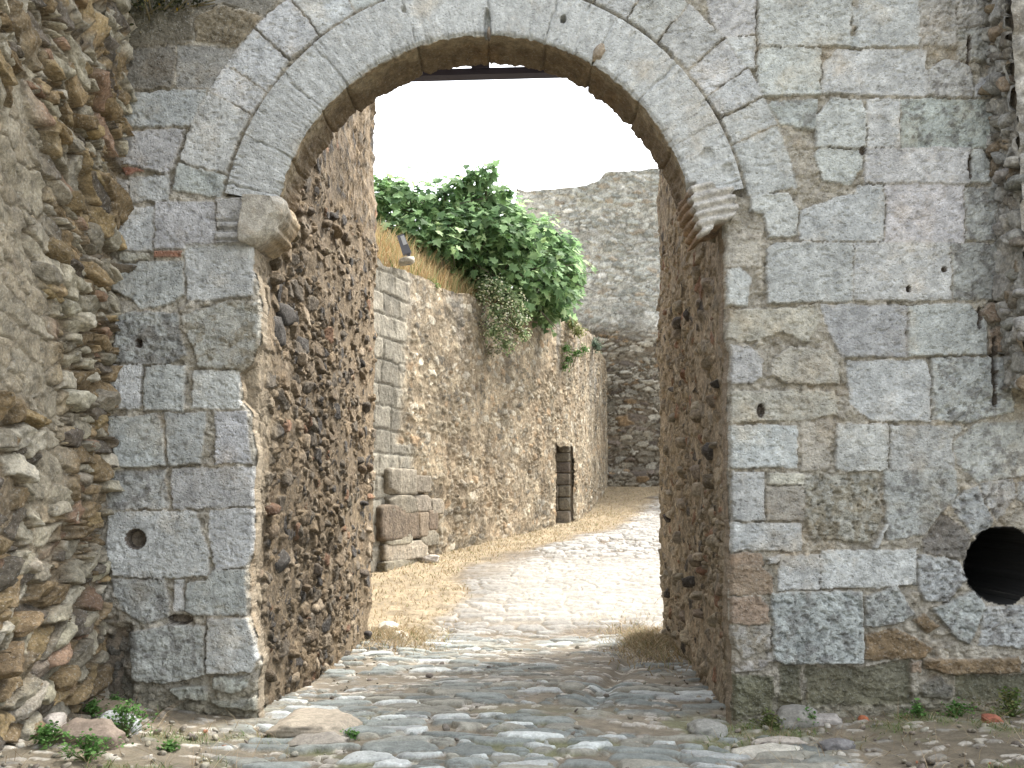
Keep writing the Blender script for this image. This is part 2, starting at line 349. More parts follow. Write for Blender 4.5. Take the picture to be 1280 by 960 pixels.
# left pier
pb(RA, ((410, -10), (640, -10), (640, 140), (580, 148), (405, 160)), 'o'); pb(RA, ((403, 168), (582, 150), (580, 290), (398, 295)), 'o2')
pb(RA, ((650, 60), (740, 15), (870, 55), (795, 148), (650, 132)), 'lb'); pb(RA, ((590, 150), (790, 155), (700, 288), (588, 290)), 'o3')
pb(RA, ((645, -10), (930, -10), (880, 50), (740, 8), (648, 52)), 'o2')
pb(RA, ((395, 306), (688, 300), (650, 418), (393, 422))); pb(RA, ((390, 445), (618, 430), (572, 560), (555, 578), (480, 562), (390, 540)))
pb(RA, ((395, 548), (480, 567), (422, 582)), 'b2'); pb(RA, ((432, 592), (560, 582), (562, 664), (430, 672))); pb(RA, ((387, 592), (424, 600), (424, 680), (387, 690)))
pb(RA, (383, 690, 508, 835)); pb(RA, (516, 672, 716, 828)); pb(RA, ((726, 668), (850, 665), (850, 808), (722, 812)), 'k')
pb(RA, (515, 836, 605, 857), 'b2'); pb(RA, (400, 845, 495, 868), 't2')
pb(RC, ((372, 25), (610, 20), (608, 130), (550, 162), (470, 178), (430, 140), (375, 110))); pb(RC, ((617, -35), (842, -40), (842, 125), (700, 150), (622, 145)))
pb(RC, ((385, 200), (460, 188), (590, 190), (615, 330), (560, 360), (440, 360), (380, 350)), 'h'); pb(RC, ((602, 200), (770, 152), (865, 150), (860, 300), (800, 375), (662, 370), (640, 300)), 'e')
pb(RC, (368, 366, 468, 508)); pb(RC, (482, 368, 612, 515)); pb(RC, (642, 383, 795, 507))
pb(RC, ((362, 540), (520, 527), (543, 600), (548, 700), (400, 705), (367, 620))); pb(RC, ((547, 525), (685, 522), (668, 690), (562, 698), (552, 610))); pb(RC, ((717, 520), (815, 517), (838, 690), (717, 690)))
pb(RC, ((362, 722), (548, 717), (558, 838), (360, 843)), 'r1'); pb(RC, ((572, 710), (845, 705), (845, 833), (575, 842)))
pb(RE, ((360, 107), (648, 105), (690, 240), (688, 320), (560, 328), (380, 320), (357, 250))); pb(RE, ((700, 103), (845, 97), (845, 240), (810, 290), (715, 300), (697, 200)))
pb(RE, ((370, 332), (543, 332), (563, 460), (480, 480), (405, 440)), 'r1'); pb(RE, (577, 337, 606, 433)); pb(RE, ((622, 345), (690, 335), (700, 303), (813, 302), (820, 450), (640, 450), (612, 435)))
pb(RE, ((425, 512), (570, 487), (680, 490), (683, 650), (560, 678), (445, 668)), 'r1', .03); pb(RE, ((692, 467), (828, 462), (865, 590), (835, 638), (692, 643)), 'g', .03)
pb(RE, ((710, 657), (825, 657), (820, 690), (780, 710), (712, 698)), 'r1', .01); pb(RE, ((567, 697), (683, 692), (690, 735), (600, 730)), 'r1', .02); pb(RE, ((707, 737), (850, 730), (855, 768), (722, 755)), 'r1', .02)
# outer ring of voussoirs (angles in degrees, px radii about the arch centre)
ACX, ACY, RI, R2, R3 = 606., 308., 264., 332., 397.
JO = [10.7, 22.4, 28.4, 34, 41, 50, 58, 66, 75, 84, 93, 102, 111, 119, 128, 136.4, 144.7, 150.5, 164.6, 169.8]
for a0, a1 in zip(JO[:-1], JO[1:]):
    ins = [(ACX + (R2 + 4) * math.cos(R(t)), ACY - (R2 + 4) * math.sin(R(t))) for t in np.linspace(a0 + .25, a1 - .25, 5)]
    ous = [(ACX + (R3 - 1) * math.cos(R(t)), ACY - (R3 - 1) * math.sin(R(t))) for t in np.linspace(a1 - .22, a0 + .22, 5)]
    POL.append((np.array(ins + ous), 'g', None))
KC = {'g': (.475, .487, .472), 'r1': (.42, .435, .405), 'r2': (.40, .39, .36), 'p': (.43, .445, .43), 'l': (.40, .385, .34), 'l2': (.42, .40, .365), 't': (.30, .235, .17),
      't2': (.45, .43, .365), 'b': (.19, .14, .085), 'b2': (.30, .15, .10), 'd': (.20, .19, .17), 'm': (.17, .165, .12), 'o': (.16, .145, .11), 'o2': (.21, .20, .165), 'o3': (.28, .275, .25),
      'lb': (.24, .20, .14), 'k': (.44, .435, .41), 'h': (.39, .395, .37), 'e': (.41, .40, .365)}
# rough, pit amount
KR = {'g': (.5, .0), 'r1': (1.5, .3), 'r2': (2.4, .5), 'p': (1.3, 1.), 'l': (1.8, 1.), 'l2': (1.4, .4), 't': (1., .1), 't2': (1., .15), 'b': (2., .2), 'b2': (.6, 0), 'd': (2., .8),
      'm': (2., .5), 'o': (.7, .1), 'o2': (.5, .1), 'o3': (.5, .1), 'lb': (2.2, .5), 'k': (.4, 0), 'h': (1.6, .7), 'e': (1.4, .2)}
OL = np.array([(236, 326), (306, 318), (330, 315), (376, 326), (429, 323), (455, 312), (466, 300), (500, 301), (512, 312), (560, 318), (690, 318), (706, 310), (765, 310), (778, 314), (828, 326), (845, 322), (872, 321), (930, 324)], float)
ORR = np.array([(236, 905), (306, 905), (420, 906), (440, 911), (590, 911), (690, 913), (705, 912), (790, 912), (815, 916), (930, 914)], float)
def wall_face():
    st = 1.45
    xs = np.concatenate([np.arange(-900, 110, 24), np.arange(110, 1330, st), np.arange(1330, 2100, 24)])
    ys = np.concatenate([np.arange(-1100, -14, 20), np.arange(-14, 925, st), np.arange(925, 1010, 10)])
    X, Yp = np.meshgrid(xs, ys); nr, nc = X.shape
    wx = X + 2.2 * fbm(X / 26, Yp / 26, 31, 3) + 1.3 * vn(X / 6, Yp / 6, 32); wy = Yp + 2.2 * fbm(X / 26, Yp / 26, 41, 3) + 1.3 * vn(X / 6, Yp / 6, 42)
    h = np.zeros(X.shape); prof = np.zeros(X.shape); col = np.zeros(X.shape + (3,)); cov = np.zeros(X.shape, bool); roughm = np.full(X.shape, 1.6); pitm = np.full(X.shape, .4)
    # generic background: coursed blocks (outside the traced area) / small stones in mortar (inside it)
    f1, e, a, b, c = worley(wx / 16, wy / 11, 51, .9)
    sm = sst(.05, .35, e) * (a > .45)
    h += -.009 + sm * (.004 + .014 * b); tone = np.where(sm > .5, .34 + .13 * c, .37)
    col[:] = np.stack([tone * 1.04, tone * .96, tone * .80], -1)
    big = (X < 120) | (X > 1285) | (Yp < -12)
    f1, e, a, b, c = worley(wx / 95, wy / 62, 55, .25); pr = sst(.0, .10, e)
    h = np.where(big, -.02 + .02 * pr + .008 * (b - .5), h); t2 = (.31 + .09 * a)
    col = np.where(big[..., None], np.stack([t2, t2, t2 * .97], -1), col)
    dk = sst(6, -1, np.abs(X - 147 + (Yp - 100) * .03)) * 0
    r = np.random.default_rng(3)
    for pts, k, off in POL:
        x0, y0 = pts.min(0) - 5; x1, y1 = pts.max(0) + 5
        i0, i1 = np.searchsorted(ys, [y0, y1]); j0, j1 = np.searchsorted(xs, [x0, x1])
        if i1 <= i0 or j1 <= j0: r.random(4); continue
        sx = wx[i0:i1, j0:j1]; sy = wy[i0:i1, j0:j1]
        grow = 1.0; cpt = pts.mean(0); dv_ = pts - cpt; pts = cpt + dv_ * (1 + grow / np.maximum(np.abs(dv_).max(0), 6)); ins = np.zeros(sx.shape, bool); dd = np.full(sx.shape, 1e9)
        for q in range(len(pts)):
            ax, ay = pts[q]; bx, by = pts[(q + 1) % len(pts)]
            cnd = ((ay > sy) != (by > sy)); ins ^= cnd & (sx < (bx - ax) * (sy - ay) / ((by - ay) or 1e-9) + ax)
            L2 = (bx - ax) ** 2 + (by - ay) ** 2; t = np.clip(((sx - ax) * (bx - ax) + (sy - ay) * (by - ay)) / L2, 0, 1)
            dd = np.minimum(dd, np.hypot(sx - ax - t * (bx - ax), sy - ay - t * (by - ay)))
        ro, pi = KR[k]; rad = 1.3 + 1.2 * ro; dd = dd + 1.0 * ins + .2
        pr = np.sqrt(np.clip(1 - (1 - np.clip(dd / rad, 0, 1)) ** 2, 0, 1))
        o = (r.normal(0, .006) if off is None else off); tx, ty = r.normal(0, .00007, 2)
        cx, cy = pts.mean(0)
        hh = -.017 + pr * (.017 + .004 * ro + o + tx * (sx - cx) + ty * (sy - cy))
        base = np.array(KC[k]) * (1 + r.normal(0, .07)) * (1 + r.normal(0, .012, 3))
        s = (slice(i0, i1), slice(j0, j1))
        h[s] = np.where(ins, hh, h[s]); prof[s] = np.where(ins, pr, prof[s]); cov[s] |= ins; roughm[s] = np.where(ins, ro, roughm[s]); pitm[s] = np.where(ins, pi, pitm[s])
        mot = 1 + .28 * fbm(sx / 14, sy / 14, int(cx), 4) + .2 * fbm(sx / 50, sy / 50, 71, 2)
        cc = base * mot[..., None]
        if k in ('l', 'l2', 'p', 'h', 'e', 'r1'):       # lichen, weathered crust
            lm = sst(.02, .22, fbm(sx / 9, sy / 9, 77, 4) + (.12 if k in ('l', 'h') else -.06))
            cc = cc * (1 - .55 * lm[..., None]) + lm[..., None] * .55 * np.array((.20, .165, .10) if k in ('l', 'l2', 'e') else (.13, .12, .11))
        edge = 1 - np.clip(dd / 5, 0, 1); dirt = np.array((.38, .335, .265))
        cc = cc * (1 - .35 * edge[..., None]) + .35 * edge[..., None] * dirt
        col[s] = np.where(ins[..., None], cc, col[s])
        if k == 'k':
            gr = np.exp(-((Yp[s] - 277) / 1.4) ** 2) * .03 + sst(284, 286, Yp[s]) * sst(292, 290, Yp[s]) * .045 + np.exp(-((Yp[s] - 301) / 1.6) ** 2) * .035
            h[s] += np.where(ins, .03 - gr + .012 * sst(270, 300, sy), 0)
    # open joints: crack depth varies
    jd = np.clip(.45 + 1.3 * fbm(X / 45, Yp / 45, 81, 3), 0, 1)
    gapm = ~cov & ~big
    near = np.zeros(X.shape); 
    h = np.where(gapm & (jd > .35), h - .012, h); h = np.where(gapm, h - .03 * jd * (sst(.35, .6, vn(X / 7, Yp / 7, 85) * .5 + .5)), h)
    # roughness and pits
    h += roughm * (.0075 * fbm(wx / 22, wy / 22, 91, 3) + .0035 * fbm(X / 5, Yp / 5, 92, 3))
    rot_x = wx * .9 + wy * .35; rot_y = wy * .9 - wx * .35; xx = rot_x + 3 * fbm(X / 8, Yp / 8, 191, 2); yy = rot_y + 3 * fbm(X / 8, Yp / 8, 192, 2)
    fa, ea, aa, ab, ac = worley(xx / 17, yy / 10, 195, .9); fb, eb, ba, bb, bc = worley(xx / 7, yy / 5, 196, .9)
    fac = (aa - .5) * .8 + (ab - .5) * (xx / 17 - np.floor(xx / 17) - .5) + (ac - .5) * (yy / 10 - np.floor(yy / 10) - .5); fac = fac * sst(0, .15, ea) + .35 * (ba - .5) * sst(0, .2, eb)
    h += np.clip(roughm - .9, 0, 1.6) * .016 * fac
    h -= .010 * sst(.22, .4, fbm(X / 7, Yp / 4.5, 196, 3)); pits = sst(.18, .42, fbm(X / 5.5, Yp / 5.5, 96, 3)); h -= pitm * pits * .022
    pits2 = sst(.30, .5, fbm(X / 3.2, Yp / 3.2, 98, 2)); h -= .006 * pits2
    # chips broken out of edges
    chip = sst(.16, .3, fbm(X / 15, Yp / 15, 97, 3)) * sst(1, .6, prof) * cov; h -= chip * .028
    # black recessed corner, lower left, and along the left edge
    cor = sst(175, 140, X + 10 * vn(X / 12, Yp / 12, 99)) * sst(770, 800, Yp + 14 * vn(X / 9, Yp / 9, 100))
    col = col * (1 - .75 * cor[..., None]) + .75 * cor[..., None] * np.array((.06, .055, .045)); h -= .07 * cor
    mos = sst(835, 885, Yp + 12 * vn(X / 20, Yp / 8, 101)) * .5 ; col = col * (1 - mos[..., None]) + mos[..., None] * np.array((.16, .15, .09))
    tl = sst(250, 150, X) * sst(60, 0, Yp) ; col = col * (1 - .6 * tl[..., None]) + .6 * tl[..., None] * np.array((.07, .07, .035))  # top left darkened: shadow under the overhang painted in, with dark moss
    # holes: the shade inside is painted in as dark to near-black colour
    def hole(cx, cy, rx, ry, dep, nz=.12):
        nonlocal h
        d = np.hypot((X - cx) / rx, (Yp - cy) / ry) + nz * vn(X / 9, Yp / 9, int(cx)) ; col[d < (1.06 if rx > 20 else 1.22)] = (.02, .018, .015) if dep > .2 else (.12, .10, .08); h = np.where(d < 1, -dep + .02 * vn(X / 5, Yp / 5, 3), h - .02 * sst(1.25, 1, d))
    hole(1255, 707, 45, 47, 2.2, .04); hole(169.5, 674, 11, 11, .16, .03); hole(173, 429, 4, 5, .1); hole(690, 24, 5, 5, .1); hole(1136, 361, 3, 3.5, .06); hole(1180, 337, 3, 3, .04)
    hole(951, 513, 4, 7, .06); hole(1079, 188, 3.5, 4.5, .03); hole(1243, 470, 3, 36, .06, .6); hole(1213, 205, 2.5, 13, .05, .5); hole(1225, 398, 2.5, 14, .05, .5)
    hole(225, 774, 15, 5, .12, .3); hole(1211, 60, 2.5, 14, .05, .5); hole(897, 600 + 220, 3, 12, .1, .3)
    # under the arch ring: sink and cut
    rad = np.hypot(X - ACX, Yp - ACY); top = Yp < 244
    h = np.where(top & (rad < R2 - 2.0), -.08, h)
    joint = np.exp(-((rad - R2 - 1) / 1.5) ** 2) * top; h -= .016 * joint * (.2 + jd)
    # the opening
    xl = np.interp(Yp, OL[:, 0], OL[:, 1]) + 3.5 * fbm(Yp / 14, Yp * 0, 61, 4); xr = np.interp(Yp, ORR[:, 0], ORR[:, 1]) + 2.5 * fbm(Yp / 14, Yp * 0 + 9, 62, 4)
    low = Yp >= 244
    edge = np.where(X < 610, xl - X, X - xr); h = np.where(low, h - .035 * sst(6, 0, edge) ** 2, h)
    inside = (low & (X > xl) & (X < xr)) | (top & (rad < 312))
    px = X.copy(); dY = -h
    for i in range(nr):
        if ys[i] < 244: continue
        ins = np.where(inside[i])[0]
        if not len(ins): continue
        l, rr_ = ins[0], ins[-1]; L_, R_ = xl[i, 0], xr[i, 0]
        for q, (dd_, c) in enumerate(((.05, 0), (.09, .3), (.13, .5), (.2, .7))):
            px[i, l + q] = L_ + c; dY[i, l + q] = dd_ + .0; px[i, rr_ - q] = R_ - c; dY[i, rr_ - q] = dd_
            inside[i, l + q] = False; inside[i, rr_ - q] = False
            col[i, l + q] = col[i, l - 1] * .0 + np.array((.30, .25, .18)) ; col[i, rr_ - q] = np.array((.27, .22, .16))
    kp = ~(inside[:-1, :-1] | inside[:-1, 1:] | inside[1:, 1:] | inside[1:, :-1])
    # do not bridge the opening between the last upper row and first lower row wrongly
    x, y, z = P(px, Yp, YF); y = y + dY
    # reveal columns: keep x constant in world, so recompute from px on plane YF
    co = np.stack([x, y, z], -1).reshape(-1, 3); q = grid_faces(nr, nc, kp)[:, ::-1]
    v, q, c = compact(co, q, col.reshape(-1, 3))
    dk_ = (c[q].max(1).max(1) < .05).astype(int); return mesh_from(v, [q], c, None, 'wall_face', mats=[M_ASH, mat_plain('hole_shade', (.006, .006, .005), 1.)], midx=dk_)  # faces inside the deep hole get its shade as a near-black material
gate = link('gate_wall', None, label='grey ashlar stone wall pierced by the round-arched gateway', cat='gate wall', loc=(0, 0, 0))
o = link('wall_face', wall_face(), gate)

# arch ring (inner voussoirs): polar grid, front face + soffit
def arch_ring():
    J = [14.5, 28, 43.5, 59.7, 73.7, 89.3, 108.4, 130.4, 139.8, 155.3, 166.3]
    th = np.arange(12.5, 168.5, .22); rs = np.concatenate([np.arange(R2, RI + 1.5, -1.5), [RI + 1, RI, RI, RI]])
    nf = len(rs) - 3
    # soffit columns go back in depth
    dep = np.linspace(0, .52, 34)
    TH, RS = np.meshgrid(th, np.concatenate([rs[:nf], np.full(len(dep), RI)])); nr, nc = TH.shape
    D = np.zeros(TH.shape); D[nf:] = dep[:, None] + .0
    thw = TH + .35 * vn(TH * .7, RS / 9, 5) + .2 * vn(TH * 2, RS / 4 + D * 30, 6)
    jj = np.array(J); dj = np.min(np.abs(thw[..., None] - jj), -1) * RI * math.pi / 180     # px from a joint
    bid = np.searchsorted(jj, thw); off = (_h(bid, bid * 0, 9) - .5) * .014
    isf = np.arange(nr) < nf
    hfront = .012 + off + .006 * fbm(TH * 1.2, RS / 20, 7, 3) + .003 * fbm(TH * 6, RS / 5, 8, 3) - .018 * np.exp(-(dj / 1.0) ** 2) * (.45 + .9 * sst(-.2, .3, vn(TH * .5, RS / 14, 44)))
    hfront -= .03 * sst(1.8, 0, R2 - RS) ** 2 + .02 * sst(6, 0, RS - RI) ** 2 * 1.3
    chip = sst(.25, .45, fbm(TH * 1.1, RS / 14, 17, 3)); hfront -= chip * .018 * sst(24, 0, np.minimum(R2 - RS, RS - RI + 4))
    # specific damage: tile stub hole, keystone crack, broken right spring
    def dmg(a, r, ra, rr_, d): return d * sst(1.1, .75, np.hypot((TH - a) / ra, (RS - r) / rr_) + .15 * vn(TH * 2, RS / 6, 4))
    hfront -= dmg(89.3, 275, .9, 22, .07) + dmg(59.7, 280, .55, 14, .05) + dmg(71, 300, .7, 5, .1) + dmg(22, 300, 2.0, 9, .03) + dmg(17, 318, 1.8, 8, .03) + dmg(15, 268, 2.5, 10, .08) + dmg(109, 312, .5, 4, .04)
    rd = np.zeros(TH.shape)
    front_edge = hfront[nf - 1][None, :]
    # soffit radial relief: joints, roughness, ragged rear
    so = .010 * fbm(TH * .5, D * 6, 11, 4) * 2 + 2.5 * (off * .8) - .022 * np.exp(-(dj / 1.6) ** 2)
    rag = sst(.36, .5, D) * (.035 * sst(-.1, .5, vn(TH * .8, D * 0, 13)) + .03 * vn(TH * 2.5, D * 10, 14) + .02)
    scoop = .02 * np.sin(np.clip(D / .52, 0, 1) * math.pi)
    rp = np.where(isf[:, None], RS + .8 * vn(TH * 1.5, RS * 0, 15) * (RS < RI + 10), RI + (scoop - so) * 168 + 5.0 * sst(14, 12, TH) - rag * 80 * .0)
    rp = np.where(isf[:, None], rp, rp + rag * 60 * (-1) * .25)
    rear = np.abs(np.arange(nr) - (nr - 1)) < 1
    Yd = np.where(isf[:, None], -hfront, D - front_edge * (1 - D / .52))
    px = ACX + rp * np.cos(np.radians(TH)); py = ACY - rp * np.sin(np.radians(TH))
    x, _, z = P(px, py, YF); y = YF + Yd
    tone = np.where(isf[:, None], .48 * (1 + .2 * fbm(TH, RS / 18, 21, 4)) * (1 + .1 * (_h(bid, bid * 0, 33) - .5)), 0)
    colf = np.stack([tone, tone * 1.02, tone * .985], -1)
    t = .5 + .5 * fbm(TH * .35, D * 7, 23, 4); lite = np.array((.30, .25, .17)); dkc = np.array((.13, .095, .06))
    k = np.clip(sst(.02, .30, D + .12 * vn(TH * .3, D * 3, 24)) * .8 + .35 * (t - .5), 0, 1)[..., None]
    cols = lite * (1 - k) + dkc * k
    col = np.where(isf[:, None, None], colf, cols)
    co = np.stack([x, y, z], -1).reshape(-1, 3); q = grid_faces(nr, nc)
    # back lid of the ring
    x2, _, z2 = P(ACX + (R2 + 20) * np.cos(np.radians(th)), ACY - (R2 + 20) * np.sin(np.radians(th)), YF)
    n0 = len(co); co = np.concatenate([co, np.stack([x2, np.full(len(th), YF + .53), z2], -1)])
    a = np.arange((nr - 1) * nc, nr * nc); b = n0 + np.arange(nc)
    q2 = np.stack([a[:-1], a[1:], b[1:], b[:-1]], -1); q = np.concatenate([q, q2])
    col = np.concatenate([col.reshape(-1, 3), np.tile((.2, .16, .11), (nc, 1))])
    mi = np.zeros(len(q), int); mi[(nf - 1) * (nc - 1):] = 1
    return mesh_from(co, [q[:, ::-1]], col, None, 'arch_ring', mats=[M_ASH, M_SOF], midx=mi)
link('arch_ring', arch_ring(), gate)

# wall body behind the face (solid mass)
def wall_body():
    g = Geo(); c = (.25, .21, .16)
    g.add(*box_geo(-9, -2.05, YF + .1, YF + .5, -.6, 7.2), c)
    g.add(*box_geo(1.75, 3.55, YF + .1, YF + .5, 1.7, 7.2), c); g.add(*box_geo(1.75, 3.2, YF + .1, YF + .5, -.6, 1.69), c)
    g.add(*box_geo(3.551, 9, YF + .1, YF + .5, 1.7, 7.2), c); g.add(*box_geo(4.1, 9, YF + .1, YF + .5, -.6, 1.69), c)
    g.add(*box_geo(3.0, 4.4, YF + 2.4, YF + 2.5, -.6, 2.2), (.05, .05, .05))
    th = np.radians(np.linspace(8, 172, 60)); x, _, z = P(ACX + 312 * np.cos(th), ACY - 312 * np.sin(th), YF)
    n = len(x); v = []
    for yy in (YF + .1, YF + .5):
        v += [(a, yy, b) for a, b in zip(x, z)]; v += [(a, yy, 7.2) for a in x]
    v = np.array(v); f = []
    for i in range(n - 1):
        f += [(i, i + 1, n + i + 1, n + i), (2 * n + i, 3 * n + i, 3 * n + i + 1, 2 * n + i + 1), (i, 2 * n + i, 2 * n + i + 1, i + 1), (n + i, n + i + 1, 3 * n + i + 1, 3 * n + i)]
    g.add(v, np.array(f), c); return g.mesh('wall_core', M_PAS, False)
link('wall_core', wall_body(), gate)

# imposts
def blockify(poly, y0, y1, vox=.014, shape=None):
    bm = bmesh.new(); xs, _, zs = P([p[0] for p in poly], [p[1] for p in poly], YF)
    a = [bm.verts.new((x, y0, z)) for x, z in zip(xs, zs)]; b = [bm.verts.new((x, y1, z)) for x, z in zip(xs, zs)]
    bm.faces.new(a); bm.faces.new(b[::-1]); n = len(a)
    for i in range(n): bm.faces.new((a[i], b[i], b[(i + 1) % n], a[(i + 1) % n]))
    bmesh.ops.recalc_face_normals(bm, faces=bm.faces)
    me = bpy.data.meshes.new('t'); bm.to_mesh(me); bm.free(); return remesh(me, vox)
def remesh(me, vox, smooth=0):
    ob = bpy.data.objects.new('t', me); COL.objects.link(ob)
    m = ob.modifiers.new('r', 'REMESH'); m.mode = 'VOXEL'; m.voxel_size = vox
    if smooth:
        s = ob.modifiers.new('s', 'SMOOTH'); s.iterations = smooth; s.factor = .5
    dg = bpy.context.evaluated_depsgraph_get(); dg.update(); me2 = bpy.data.meshes.new_from_object(ob.evaluated_get(dg))
    bpy.data.objects.remove(ob); return me2
def rework(me, fn, cfn, mat, name):
    n = len(me.vertices); co = np.zeros(n * 3); me.vertices.foreach_get('co', co); co = co.reshape(-1, 3)
    no = np.zeros(n * 3); me.vertices.foreach_get('normal', no); no = no.reshape(-1, 3)
    co2 = fn(co.copy(), no); me.vertices.foreach_set('co', co2.astype(np.float32).ravel())
    c = cfn(co2); at = me.color_attributes.new('Col', 'FLOAT_COLOR', 'POINT'); at.data.foreach_set('color', np.c_[c, np.ones(n)].astype(np.float32).ravel())
    me.materials.clear(); me.materials.append(mat); me.name = name
    me.polygons.foreach_set('use_smooth', np.full(len(me.polygons), True)); me.update(); return me
def n3(co, s, o=4, sd=0.):
    return np.array([mnoise.fractal(Vector(p) * s + Vector((sd, 0, 0)), .8, 2.1, o) for p in co])
me = blockify([(316, 246), (351, 246), (357, 256), (356, 268), (349, 277), (345, 288), (334, 297), (318, 306), (312, 306)], YF - .10, YF + .56)
def fl(co, no):
    d = .008 * n3(co, 9) + .02 * n3(co, 3, 2, 5); zz = co[:, 2]
    z = (zz - 3.6) / .35; gr = -.012 * np.clip(np.sin(zz * 2 * math.pi / .085), 0, 1) * (co[:, 1] > YF + .04)
    co = co + no * (d + gr)[:, None]
    f = np.clip((YF + .05 - co[:, 1]) / .15, 0, 1); co[:, 0] -= f ** 2 * .07; return co
def cl(co):
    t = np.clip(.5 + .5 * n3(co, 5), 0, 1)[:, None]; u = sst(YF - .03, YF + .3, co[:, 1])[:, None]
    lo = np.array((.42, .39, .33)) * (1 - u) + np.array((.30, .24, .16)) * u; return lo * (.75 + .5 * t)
link('impost', rework(me, fl, cl, M_SOF, 'impost'), gate, label='worn impost stone with long mouldings under the left end of the arch')
me = blockify([(861, 234), (872, 230), (884, 229), (892, 236), (914, 237), (918, 252), (922, 268), (905, 279), (892, 285), (873, 298), (869, 284), (865, 268), (860, 256)], YF - .11, YF + .5)
def fr(co, no):
    d = .008 * n3(co, 10, 4, 3) + .015 * n3(co, 3, 2, 8); zz = co[:, 2] - .22 * (co[:, 0] - 1.4) + .012 * n3(co, 5, 2, 1)
    gr = -.028 * np.clip(np.sin(zz * 2 * math.pi / .072) + .2, 0, 1) * (zz < 3.98); return co + no * (d + gr)[:, None]
def cr(co):
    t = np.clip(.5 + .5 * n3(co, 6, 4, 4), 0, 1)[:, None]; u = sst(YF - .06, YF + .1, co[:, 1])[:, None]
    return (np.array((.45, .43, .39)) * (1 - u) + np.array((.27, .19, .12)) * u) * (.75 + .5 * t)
link('impost', rework(me, fr, cr, M_SOF, 'impost'), gate, label='weathered impost stone with broken ridged layers under the right end of the arch')
# packing stones in the arch joints
g = Geo()
for (px, py, w, hh, c, a) in [(748, 66, .085, .15, (.33, .27, .2), -.5), (611, 42, .03, .1, (.2, .16, .12), 0)]:
    x, y, z = P(px, py, YF); place_stones(g, T2, np.array([[x, YF + .0, z]]), np.array([[w, hh, .09]]), np.array([a]), np.array([(1, 0, 0), (0, 0, 1), (0, -1, 0)], float), np.array([c]))
link('wedge_stones', g.mesh('wedge_stones', M_RUB), gate)

# ------------------------------------------------------------------ rubble walls near
PAL_L = [(3, (.33, .31, .26)), (2, (.24, .23, .20)), (3, (.25, .19, .115)), (1.2, (.40, .37, .31)), (1, (.30, .19, .14)), (1, (.15, .13, .11)), (1.2, (.30, .23, .13))]
lw = link('courtyard_rubble_wall', None, label='tall wall of rough jutting rubble at the left, meeting the gate wall', cat='rubble wall')
g = Geo()
PAL_L2 = [(3, (.38, .345, .26)), (2, (.28, .25, .19)), (3, (.25, .185, .105)), (1.6, (.42, .385, .305)), (.4, (.27, .18, .12)), (1.2, (.13, .11, .085)), (1.3, (.30, .225, .12))]
LSH = lambda u, v: (u - 1.4) * (.38 * sst(2.6, 3.6, v) - .42 * sst(2.0, 1.0, v))
def lx(u, v, h, c):
    pl = sst(.0, .35, fbm(u * 1.6 + 3, v * 1.3, 620, 4) - .7 * np.abs(v - 3.0) / 1.5 + .5) * sst(2.25, 1.7, u + .2 * fbm(v * 2, v * 0, 625, 3)) * .8        # plastered patch in the middle, away from the corner
    h = h * (1 - pl) + (.06 + .02 * fbm(u * 6, v * 6, 621, 4)) * pl; c = c * (1 - pl[..., None]) + pl[..., None] * np.array((.34, .30, .225)) * (1 + .35 * fbm(u * 4, v * 4, 622, 4))[..., None]
    low = sst(1.7, .7, v)[..., None]; c = c * (1 - .3 * low); return h + .05 * fbm(u * 2, v * 2, 623, 3), c  # low: shade at the wall foot painted by darkening towards the bottom
field_wall(g, (-3.03, -3.0, -.35), (0, 1, 0), (0, 0, 1), (1, 0, 0), np.arange(0, 7.7, .05), np.arange(0, 6, .04), .26, .17, .11, PAL_L2, (.24, .205, .15), 11)
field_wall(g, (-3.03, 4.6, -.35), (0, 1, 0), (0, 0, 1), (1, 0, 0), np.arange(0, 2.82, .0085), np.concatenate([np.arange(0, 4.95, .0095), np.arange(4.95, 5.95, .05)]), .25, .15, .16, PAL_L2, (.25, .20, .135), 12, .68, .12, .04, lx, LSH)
r = np.random.default_rng(15); n = 210; u = r.uniform(0.05, 2.72, n); v = r.uniform(0, 5.6, n)
plm = (fbm(u * 1.6 + 3, v * 1.3, 620, 4) - .7 * np.abs(v - 3.0) / 1.5 + .5 > .15) & (u < 2.0); u, v = u[~plm], v[~plm]; n = len(u)
place_stones(g, T3, np.c_[-3.03 + r.uniform(.0, .085, n), 4.6 + u, -.35 + v], np.c_[r.uniform(.15, .36, n), r.uniform(.06, .14, n), r.uniform(.17, .25, n) * (1 - .3 * (u > 2.45))], r.normal(0, .14, n) + .40 * (v < 1.6) - .36 * (v > 3.1), np.array([(0, 1, 0), (0, 0, 1), (1, 0, 0)], float), pick_col(PAL_L2, n, r, .15), .15, r)
g.add(*box_geo(-4.4, -3.14, -3, YF + .4, -.6, 5.55), (.22, .18, .13))
link('rubble_face', g.mesh('rubble_face', M_RUB), lw)
